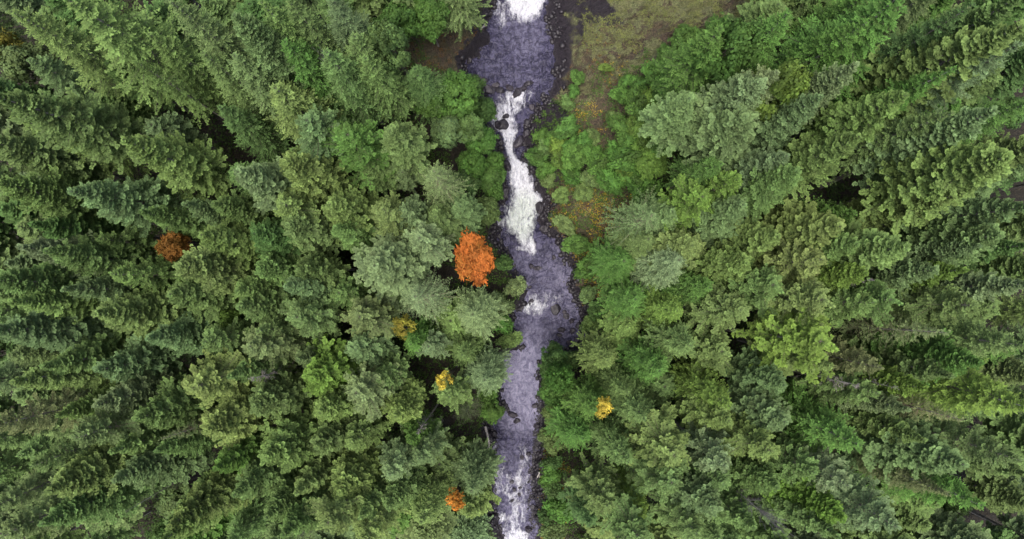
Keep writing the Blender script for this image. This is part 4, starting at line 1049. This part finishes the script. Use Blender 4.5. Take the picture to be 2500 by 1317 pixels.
'T214': 'olive open-boughed fir, second nearest one to the bottom edge, mid-left',
'T215': 'yellow-green dense fir, third nearest one to the bottom left corner',
'T216': 'yellow-green dense fir, nearest one to the centre of the left forest',
'T217': 'green plump fir, nearest one to the centre of the left forest',
'T218': 'green plump fir, nearest one to the yellow tree left of the river',
'T219': 'blue-green open-boughed fir, nearest one to the yellow tree left of the river',
'T220': 'fresh green feathery hemlock, nearest one to the yellow tree left of the river',
'T221': 'green dense fir, third nearest one to the centre of the left forest',
'T222': 'green plump fir, second nearest one to the bottom edge, mid-left',
'T223': 'yellow-green open-boughed fir, second nearest one to the vivid orange tree at bottom',
'T224': 'green dense fir, nearest one to the smooth pale run of river',
'T225': 'fresh green dense fir, nearest one to the centre of the left forest',
'T226': 'green dense fir, nearest one to the vivid orange tree at bottom',
'T227': 'dark green feathery hemlock, nearest one to the yellow tree left of the river',
'T228': 'green dense fir, second nearest one to the olive gold maple at top left',
'T229': 'yellow-green feathery hemlock, second nearest one to the top edge, mid-left',
'T230': 'green feathery hemlock, nearest one to the largest boulder in the rapids',
'T231': 'dark green feathery hemlock, nearest one to the largest boulder in the rapids',
'T232': 'green feathery hemlock, nearest one to the top edge, mid-left',
'T233': 'green feathery hemlock, second nearest one to the top edge, mid-left',
'T234': 'dark green feathery hemlock, nearest one to the top edge, mid-left',
'T235': 'grey-green feathery hemlock, nearest one to the top edge, mid-left',
'T236': 'fresh green feathery hemlock, second nearest one to the top right corner',
'T237': 'fresh green feathery hemlock, second nearest one to the top edge, mid-right',
'T238': 'fresh green feathery hemlock, second nearest one to the mossy rock slope',
'T239': 'green dense fir, nearest one to the olive gold maple at top left',
'T240': 'green dense fir, second nearest one to the middle of the right edge',
'T241': 'green dense fir, nearest one to the bottom edge, mid-left',
'T242': 'green open-boughed fir, second nearest one to the bottom edge, mid-right',
'T243': 'green dense fir, third nearest one to the bottom edge, mid-right',
'S0': 'fresh green leafy tree, nearest one to the pool below the falls',
'S1': 'fresh green leafy tree, nearest one to the centre of the left forest',
'S2': 'blue-green leafy tree, the only such one, near the largest boulder in the rapids',
'S3': 'fresh green leafy tree, nearest one to the largest boulder in the rapids',
'S4': 'fresh green leafy tree, second nearest one to the white cascade',
'S5': 'fresh green leafy tree, nearest one to the waterfall foam',
'S6': 'fresh green leafy tree, nearest one to the top edge, mid-left',
'S8': 'fresh green big leafy shrub, nearest one to the green shrubs right of the rapids',
'S9': 'bright lime leafy shrub, nearest one to the neck above the cascade',
'S10': 'fresh green big leafy shrub, nearest one to the neck above the cascade',
'S11': 'fresh green big leafy shrub, second nearest one to the green shrubs right of the rapids',
'S12': 'fresh green leafy shrub, second nearest one to the green shrubs right of the rapids',
'S13': 'fresh green leafy shrub, nearest one to the largest boulder in the rapids',
'S14': 'fresh green big leafy shrub, second nearest one to the yellow brush beside the cascade',
'S15': 'fresh green big leafy shrub, fourth nearest one to the yellow brush beside the cascade',
'S16': 'fresh green big leafy shrub, second nearest one to the bare brown bank',
'S17': 'fresh green big leafy shrub, nearest one to the mossy rock slope',
'S18': 'fresh green big leafy shrub, nearest one to the bare brown bank',
'S19': 'bright lime leafy shrub, nearest one to the bare brown bank',
'S20': 'fresh green leafy shrub, nearest one to the dark shelf beside the pool',
'S21': 'fresh green big leafy shrub, third nearest one to the centre of the right forest',
'S22': 'fresh green big leafy shrub, nearest one to the yellow brush beside the cascade',
'S23': 'fresh green leafy tree, nearest one to the mossy rock slope',
'S24': 'fresh green leafy tree, second nearest one to the mossy rock slope',
'S25': 'fresh green leafy tree, second nearest one to the top edge, mid-right',
'S26': 'bright lime leafy shrub, second nearest one to the bare brown bank',
'S27': 'bright lime leafy tree, nearest one to the yellow brush beside the cascade',
'S28': 'fresh green big leafy shrub, nearest one to the centre of the right forest',
'S30': 'fresh green leafy shrub, second nearest one to the bare brown bank',
'S31': 'olive leafy shrub, nearest one to the white cascade',
'S32': 'olive big leafy shrub, nearest one to the yellow brush beside the cascade',
'S33': 'fresh green big leafy shrub, nearest one to the big orange maple',
'S34': 'fresh green big leafy shrub, nearest one to the small white rapid in mid-river',
'S35': 'big irregular orange maple in full autumn colour on the left river bank',
'S36': 'dull rust maple half hidden among firs in the left forest',
'S37': 'golden slender broadleaf tree, nearest one to the river bend below mid-frame',
'S38': 'small yellow tree left of the river',
'S39': 'golden slender broadleaf tree, nearest one to the yellow tree left of the river',
'S40': 'small vivid orange tree near the bottom, left of the river',
'S45': 'olive gold maple at the left edge near the top',
'S46': 'dark green leafy tree, nearest one to the smooth pale run of river',
'S47': 'fresh green leafy tree, nearest one to the smooth pale run of river',
'S48': 'yellow-green big leafy shrub, nearest one to the small white rapid in mid-river',
'S49': 'fresh green leafy shrub, nearest one to the small white rapid in mid-river',
'S50': 'yellow-green leafy shrub, nearest one to the smooth pale run of river',
'S51': 'olive leafy shrub, nearest one to the bottom rapids',
'S52': 'fresh green big leafy shrub, nearest one to the bottom rapids',
'S53': 'fresh green big leafy shrub, nearest one to the lowest end of the river',
'S54': 'fresh green leafy tree, nearest one to the bottom rapids',
'S55': 'fresh green leafy shrub, nearest one to the smooth pale run of river',
'S56': 'yellow-green leafy shrub, nearest one to the river bend below mid-frame',
'S57': 'olive big leafy shrub, nearest one to the lowest end of the river',
'S58': 'green leafy tree, nearest one to the smooth pale run of river',
'S59': 'dark green leafy shrub, nearest one to the big orange maple',
'S60': 'straw-green big leafy shrub, the only such one, near the small white rapid in mid-river',
'S61': 'green leafy tree, nearest one to the big orange maple',
'S62': 'straw-green leafy shrub, the only such one, near the small white rapid in mid-river',
'S63': 'fresh green small leafy shrub, nearest one to the green shrubs right of the rapids',
'S64': 'fresh green leafy shrub, nearest one to the white cascade',
'S65': 'bright lime leafy shrub, nearest one to the white cascade',
'S66': 'fresh green leafy shrub, nearest one to the green shrubs right of the rapids',
'S67': 'fresh green leafy shrub, second nearest one to the yellow brush beside the cascade',
'S68': 'green leafy shrub, nearest one to the yellow brush beside the cascade',
'S69': 'fresh green leafy shrub, fourth nearest one to the yellow brush beside the cascade',
'S70': 'bright lime small leafy shrub, the only such one, near the yellow brush beside the cascade',
'S71': 'green small leafy shrub, nearest one to the bare brown bank',
'S72': 'fresh green leafy shrub, nearest one to the mossy rock slope',
'S73': 'fresh green leafy shrub, second nearest one to the mossy rock slope',
'S74': 'bright lime leafy shrub, second nearest one to the mossy rock slope',
'S75': 'fresh green small leafy shrub, nearest one to the mossy rock slope',
'S76': 'fresh green small leafy shrub, nearest one to the bare brown bank',
'S77': 'fresh green leafy shrub, second nearest one to the centre of the right forest',
'S78': 'bright lime leafy shrub, nearest one to the centre of the right forest',
'S79': 'green leafy shrub, nearest one to the bare brown bank',
'S80': 'fresh green leafy shrub, nearest one to the bare brown bank',
'S81': 'green leafy shrub, nearest one to the green shrubs right of the rapids',
'S82': 'fresh green leafy tree, nearest one to the bare brown bank',
'S83': 'yellow-green leafy shrub, nearest one to the green shrubs right of the rapids',
'S84': 'green small leafy shrub, nearest one to the yellow brush beside the cascade',
'S85': 'yellow-green big leafy shrub, nearest one to the yellow brush beside the cascade',
'S86': 'yellow-green leafy shrub, nearest one to the yellow brush beside the cascade',
'S89': 'fresh green leafy shrub, nearest one to the yellow brush beside the cascade',
'S90': 'dark green leafy shrub, second nearest one to the bottom rapids',
'S91': 'dark green leafy shrub, nearest one to the lowest end of the river',
'S92': 'dark green leafy shrub, second nearest one to the golden tree right of the river',
'S93': 'green small leafy shrub, nearest one to the golden tree right of the river',
'S94': 'olive small leafy shrub, the only such one, near the smooth pale run of river',
'S95': 'olive leafy shrub, nearest one to the small white rapid in mid-river',
'S96': 'dark green leafy shrub, second nearest one to the river bend below mid-frame',
'S97': 'dark green leafy shrub, nearest one to the river bend below mid-frame',
'S98': 'fresh green leafy tree, third nearest one to the largest boulder in the rapids',
'S99': 'dark green leafy tree, nearest one to the largest boulder in the rapids',
'S100': 'fresh green leafy tree, nearest one to the neck above the cascade',
'S101': 'green leafy tree, nearest one to the largest boulder in the rapids',
'S102': 'fresh green leafy tree, nearest one to the white cascade',
'S103': 'green leafy tree, nearest one to the white cascade',
'S104': 'dark green leafy tree, nearest one to the neck above the cascade',
'S105': 'dark green leafy tree, nearest one to the pool below the falls',
'S107': 'dark green leafy tree, second nearest one to the waterfall foam',
'B0': 'tan brown bare dead tree, nearest one to the smooth pale run of river',
'B1': 'pale grey bare dead tree, nearest one to the bottom edge, mid-right',
'B3': 'pale grey bare dead tree, second nearest one to the centre of the right forest',
'B4': 'pale grey bare dead tree, nearest one to the bottom right corner',
'B5': 'pale grey bare dead tree, nearest one to the centre of the left forest',
'B6': 'tan brown bare dead tree, nearest one to the bottom left corner',
'B7': 'tan brown bare dead tree, nearest one to the bottom edge, mid-left',
'B8': 'pale grey bare dead tree, nearest one to the centre of the right forest',
'B9': 'pale grey bare dead tree, nearest one to the vivid orange tree at bottom',
'B11': 'pale grey bare dead tree, nearest one to the top edge, mid-left',
'F7': 'olive plump fir, nearest one to the middle of the right edge',
'F19': 'olive plump fir, nearest one to the bottom right corner',
'F24': 'yellow-green open-boughed fir, nearest one to the bottom edge, mid-right',
'F29': 'green feathery hemlock, second nearest one to the bottom left corner',
'F36': 'grey-green plump fir, nearest one to the bottom left corner',
'F42': 'dark green leafy tree, nearest one to the bottom edge, mid-left',
'F47': 'blue-green dense fir, nearest one to the vivid orange tree at bottom',
'F48': 'dark green plump fir, nearest one to the top right corner',
'F56': 'grey-green dense fir, nearest one to the bottom edge, mid-right',
'F59': 'green feathery hemlock, nearest one to the top right corner',
'F61': 'olive plump fir, second nearest one to the bottom right corner',
'F62': 'fresh green feathery hemlock, nearest one to the middle of the right edge',
'F64': 'green feathery hemlock, nearest one to the rust maple in the left forest',
'F75': 'fresh green dense fir, nearest one to the vivid orange tree at bottom',
'F100': 'fresh green dense fir, nearest one to the top right corner',
'F102': 'green open-boughed fir, nearest one to the middle of the right edge',
'F121': 'olive open-boughed fir, nearest one to the olive gold maple at top left',
'F123': 'green open-boughed fir, nearest one to the bottom left corner',
'F128': 'grey-green dense fir, nearest one to the bottom edge, mid-left',
'F131': 'green dense fir, nearest one to the middle of the left edge',
'F134': 'dark green feathery hemlock, nearest one to the bottom edge, mid-right',
'F137': 'grey-green plump fir, nearest one to the bottom right corner',
'F139': 'fresh green open-boughed fir, nearest one to the top right corner',
'F141': 'dark green leafy tree, nearest one to the middle of the left edge',
'F146': 'blue-green feathery hemlock, nearest one to the middle of the left edge',
'F168': 'green open-boughed fir, nearest one to the olive gold maple at top left',
'F172': 'olive open-boughed fir, nearest one to the vivid orange tree at bottom',
'F186': 'green plump fir, nearest one to the bottom left corner',
'F187': 'green dense fir, nearest one to the top edge, mid-left',
'F190': 'olive dense fir, nearest one to the middle of the left edge',
'F191': 'olive feathery hemlock, nearest one to the bottom left corner',
'F205': 'dark green open-boughed fir, nearest one to the top right corner',
'F217': 'dark green open-boughed fir, nearest one to the middle of the right edge',
'F219': 'blue-green feathery hemlock, nearest one to the top edge, mid-left',
'F223': 'green feathery hemlock, nearest one to the olive gold maple at top left',
'F239': 'green feathery hemlock, second nearest one to the middle of the left edge',
'F242': 'green feathery hemlock, nearest one to the bottom edge, mid-left',
'F246': 'dark green dense fir, second nearest one to the top edge, mid-left',
'F253': 'olive plump fir, nearest one to the middle of the left edge',
'F282': 'green dense fir, second nearest one to the bottom right corner',
'F288': 'olive feathery hemlock, nearest one to the middle of the left edge',
'F296': 'fresh green dense fir, nearest one to the bottom edge, mid-left',
'F298': 'grey-green feathery hemlock, nearest one to the middle of the right edge',
'F299': 'grey-green feathery hemlock, nearest one to the middle of the left edge',
'F302': 'green dense fir, third nearest one to the mossy rock slope',
'F308': 'green dense fir, nearest one to the bottom right corner',
'F313': 'green open-boughed fir, nearest one to the top edge, mid-left',
'F339': 'green open-boughed fir, nearest one to the waterfall foam',
'F343': 'dark green open-boughed fir, nearest one to the top edge, mid-left',
'F349': 'olive plump fir, nearest one to the bottom edge, mid-left',
'F384': 'green feathery hemlock, nearest one to the bottom right corner',
'F413': 'green dense fir, nearest one to the mossy rock slope',
'F421': 'dark green dense fir, nearest one to the top edge, mid-left',
'F483': 'olive feathery hemlock, nearest one to the top edge, mid-right',
'F505': 'dark green dense fir, nearest one to the olive gold maple at top left',
'F513': 'fresh green feathery hemlock, second nearest one to the centre of the right forest',
'F540': 'dark green plump fir, second nearest one to the top right corner',
'F613': 'dark green leafy tree, nearest one to the bottom right corner',
'F639': 'olive feathery hemlock, nearest one to the bottom edge, mid-left',
'F652': 'grey-green dense fir, nearest one to the top left corner',
'F675': 'green plump fir, nearest one to the bottom right corner',
'F703': 'yellow-green feathery hemlock, nearest one to the middle of the right edge',
'F717': 'green feathery hemlock, nearest one to the bottom edge, mid-right',
'F756': 'green plump fir, nearest one to the middle of the right edge',
'F772': 'grey-green wispy fir, nearest one to the vivid orange tree at bottom',
'F812': 'olive feathery hemlock, nearest one to the olive gold maple at top left',
'F826': 'yellow-green plump fir, nearest one to the bottom edge, mid-right',
'F870': 'green feathery hemlock, nearest one to the middle of the right edge',
'F904': 'blue-green open-boughed fir, second nearest one to the olive gold maple at top left',
'F956': 'olive feathery hemlock, nearest one to the top right corner',
'F959': 'olive open-boughed fir, nearest one to the middle of the left edge',
'F1003': 'green plump fir, nearest one to the top left corner',
'F1059': 'grey-green dense fir, nearest one to the middle of the left edge',
'F1066': 'grey-green open-boughed fir, nearest one to the bottom edge, mid-right',
'F1090': 'green dense fir, nearest one to the bottom edge, mid-right',
'F1106': 'dark green dense fir, nearest one to the middle of the left edge',
'F1119': 'dark green leafy tree, nearest one to the top right corner',
'F1133': 'green feathery hemlock, third nearest one to the bottom left corner',
'F1171': 'olive dense fir, nearest one to the vivid orange tree at bottom',
'F1292': 'olive leafy tree, nearest one to the bottom edge, mid-left',
'F1307': 'dark green feathery hemlock, nearest one to the middle of the left edge',
'F1348': 'olive dense fir, nearest one to the top right corner',
'F1372': 'green dense fir, nearest one to the middle of the right edge',
'F1380': 'dark green dense fir, third nearest one to the rust maple in the left forest',
'F1436': 'blue-green dense fir, nearest one to the top right corner',
'F1512': 'green feathery hemlock, nearest one to the bottom left corner',
'F1551': 'grey-green open-boughed fir, nearest one to the bottom right corner',
'F1559': 'olive dense fir, nearest one to the middle of the right edge',
'F1570': 'yellow-green open-boughed fir, nearest one to the yellow tree left of the river',
'F1585': 'olive feathery hemlock, nearest one to the waterfall foam',
'F1645': 'green dense fir, second nearest one to the top edge, mid-right',
'F1666': 'dark green dense fir, nearest one to the top left corner',
'F1846': 'grey-green open-boughed fir, nearest one to the rust maple in the left forest',
'F1930': 'green feathery hemlock, second nearest one to the bottom right corner',
'F1951': 'yellow-green open-boughed fir, nearest one to the golden tree right of the river',
'F2320': 'yellow-green dense fir, nearest one to the lowest end of the river',
'F2341': 'olive leafy tree, nearest one to the bottom edge, mid-right',
'F2480': 'dark green plump fir, nearest one to the bottom right corner',
'F2605': 'blue-green open-boughed fir, nearest one to the top left corner',
'F2776': 'green open-boughed fir, second nearest one to the bottom left corner',
'F2847': 'fresh green feathery hemlock, nearest one to the top edge, mid-right',
'F2942': 'green plump fir, nearest one to the lowest end of the river',
'F3109': 'green feathery hemlock, nearest one to the middle of the left edge',
'F3884': 'dark green dense fir, second nearest one to the middle of the left edge',
'F4100': 'yellow-green feathery hemlock, nearest one to the centre of the left forest',
'F4217': 'green plump fir, nearest one to the top right corner',
'F4463': 'olive open-boughed fir, second nearest one to the bottom left corner',
'F4492': 'green dense fir, nearest one to the yellow tree left of the river',
'F4573': 'olive dense fir, nearest one to the bottom right corner',
'F4756': 'blue-green dense fir, nearest one to the middle of the left edge',
'F5268': 'green open-boughed fir, nearest one to the golden tree right of the river',
'F5826': 'blue-green dense fir, nearest one to the bottom left corner',
'F6185': 'yellow-green plump fir, nearest one to the river bend below mid-frame',
'F6434': 'blue-green feathery hemlock, nearest one to the bottom right corner',
'F6700': 'yellow-green open-boughed fir, nearest one to the bottom left corner',
'F7674': 'olive plump fir, nearest one to the top edge, mid-left',
'F8710': 'green open-boughed fir, nearest one to the middle of the left edge',
'R0': 'large dark wet boulder, second nearest one to the neck above the cascade',
'R1': 'large dark wet boulder, nearest one to the neck above the cascade',
'R2': 'large dark wet boulder, third nearest one to the pool below the falls',
'R3': 'large dark wet boulder, second nearest one to the pool below the falls',
'R4': 'mid-sized dark wet boulder, fourth nearest one to the pool below the falls',
'R5': 'mid-sized dark wet boulder, third nearest one to the pool below the falls',
'R6': 'large dark wet boulder, nearest one to the pool below the falls',
'R7': 'mid-sized dark wet boulder, second nearest one to the pool below the falls',
'R8': 'mid-sized dark wet boulder, nearest one to the largest boulder in the rapids',
'R9': 'small dark wet boulder, nearest one to the largest boulder in the rapids',
'R10': 'mid-sized dark wet boulder, nearest one to the pool below the falls',
'R11': 'mid-sized dark wet boulder, nearest one to the bare brown bank',
'R12': 'mid-sized dark wet boulder, second nearest one to the green shrubs right of the rapids',
'R13': 'mid-sized dark wet boulder, nearest one to the green shrubs right of the rapids',
'R15': 'large dark wet boulder, nearest one to the small white rapid in mid-river',
'R16': 'mid-sized dark wet boulder, nearest one to the small white rapid in mid-river',
'R17': 'mid-sized dark wet boulder, third nearest one to the small white rapid in mid-river',
'R18': 'mid-sized dark wet boulder, second nearest one to the small white rapid in mid-river',
'R19': 'small dark wet boulder, nearest one to the smooth pale run of river',
'R20': 'mid-sized dark wet boulder, second nearest one to the river bend below mid-frame',
'R21': 'mid-sized dark wet boulder, nearest one to the river bend below mid-frame',
'R22': 'small dark wet boulder, nearest one to the golden tree right of the river',
'R23': 'small dark wet boulder, second nearest one to the small white rapid in mid-river',
'R24': 'mid-sized dark wet boulder, nearest one to the centre of the right forest',
'R25': 'mid-sized dark wet boulder, nearest one to the big orange maple',
'R26': 'small dark wet boulder, nearest one to the big orange maple',
'R27': 'small dark wet boulder, nearest one to the yellow brush beside the cascade',
'R28': 'large dark wet boulder, nearest one to the big orange maple',
'R29': 'large dark wet boulder, nearest one to the white cascade',
'R31': 'mid-sized dark wet boulder, nearest one to the neck above the cascade',
'R32': 'mid-sized dark wet boulder, nearest one to the white cascade',
'R33': 'large dark wet boulder, nearest one to the smooth pale run of river',
'R34': 'mid-sized dark wet boulder, nearest one to the yellow tree left of the river',
'R35': 'mid-sized dark wet boulder, nearest one to the smooth pale run of river',
'R36': 'mid-sized dark wet boulder, second nearest one to the golden tree right of the river',
'R37': 'mid-sized dark wet boulder, second nearest one to the bottom rapids',
'R38': 'small dark wet boulder, third nearest one to the smooth pale run of river',
'R39': 'small dark wet boulder, third nearest one to the vivid orange tree at bottom',
'R40': 'small dark wet boulder, second nearest one to the vivid orange tree at bottom',
'R41': 'small dark wet boulder, fourth nearest one to the lowest end of the river',
'R42': 'small dark wet boulder, second nearest one to the lowest end of the river',
'R43': 'small dark wet boulder, nearest one to the lowest end of the river',
'R44': 'small dark wet boulder, nearest one to the bottom edge, mid-right',
'R45': 'mid-sized dark wet boulder, nearest one to the bottom rapids',
'R47': 'mid-sized dark wet boulder, nearest one to the lowest end of the river',
'R48': 'mid-sized dark wet boulder, second nearest one to the waterfall foam',
'R49': 'mid-sized dark wet boulder, second nearest one to the top edge, mid-left',
'R50': 'small dark wet boulder, nearest one to the neck above the cascade',
'R52': 'small dark wet boulder, nearest one to the small white rapid in mid-river',
'L2': 'thin pale fallen log, nearest one to the smooth pale run of river',
'L3': 'thin pale fallen log, nearest one to the bottom rapids',
'L6': 'thin pale fallen log, nearest one to the pool below the falls',
}
GROUPS = {'fir_tree': 'tall firs of the forest', 'hemlock_tree': 'hemlocks of the forest', 'broadleaf_tree': 'broadleaf trees among the conifers', 'leafy_shrub': 'shrubs on the river banks', 'boulder': 'boulders in and beside the river', 'dead_tree': 'standing dead trees', 'maple_tree': 'autumn maples'}
CATS = {'fir_tree': 'conifer', 'hemlock_tree': 'conifer', 'broadleaf_tree': 'tree', 'leafy_shrub': 'shrub', 'boulder': 'boulder', 'dead_tree': 'dead tree', 'maple_tree': 'maple', 'fallen_log': 'log'}
for it in OBJS + ROCKS + LOGS:
    r = it['root']; r["category"] = CATS[it['name']]
    r["label"] = LABELS.get(it['src'], "green conifer in the forest")
    if it['name'] in GROUPS: r["group"] = GROUPS[it['name']]
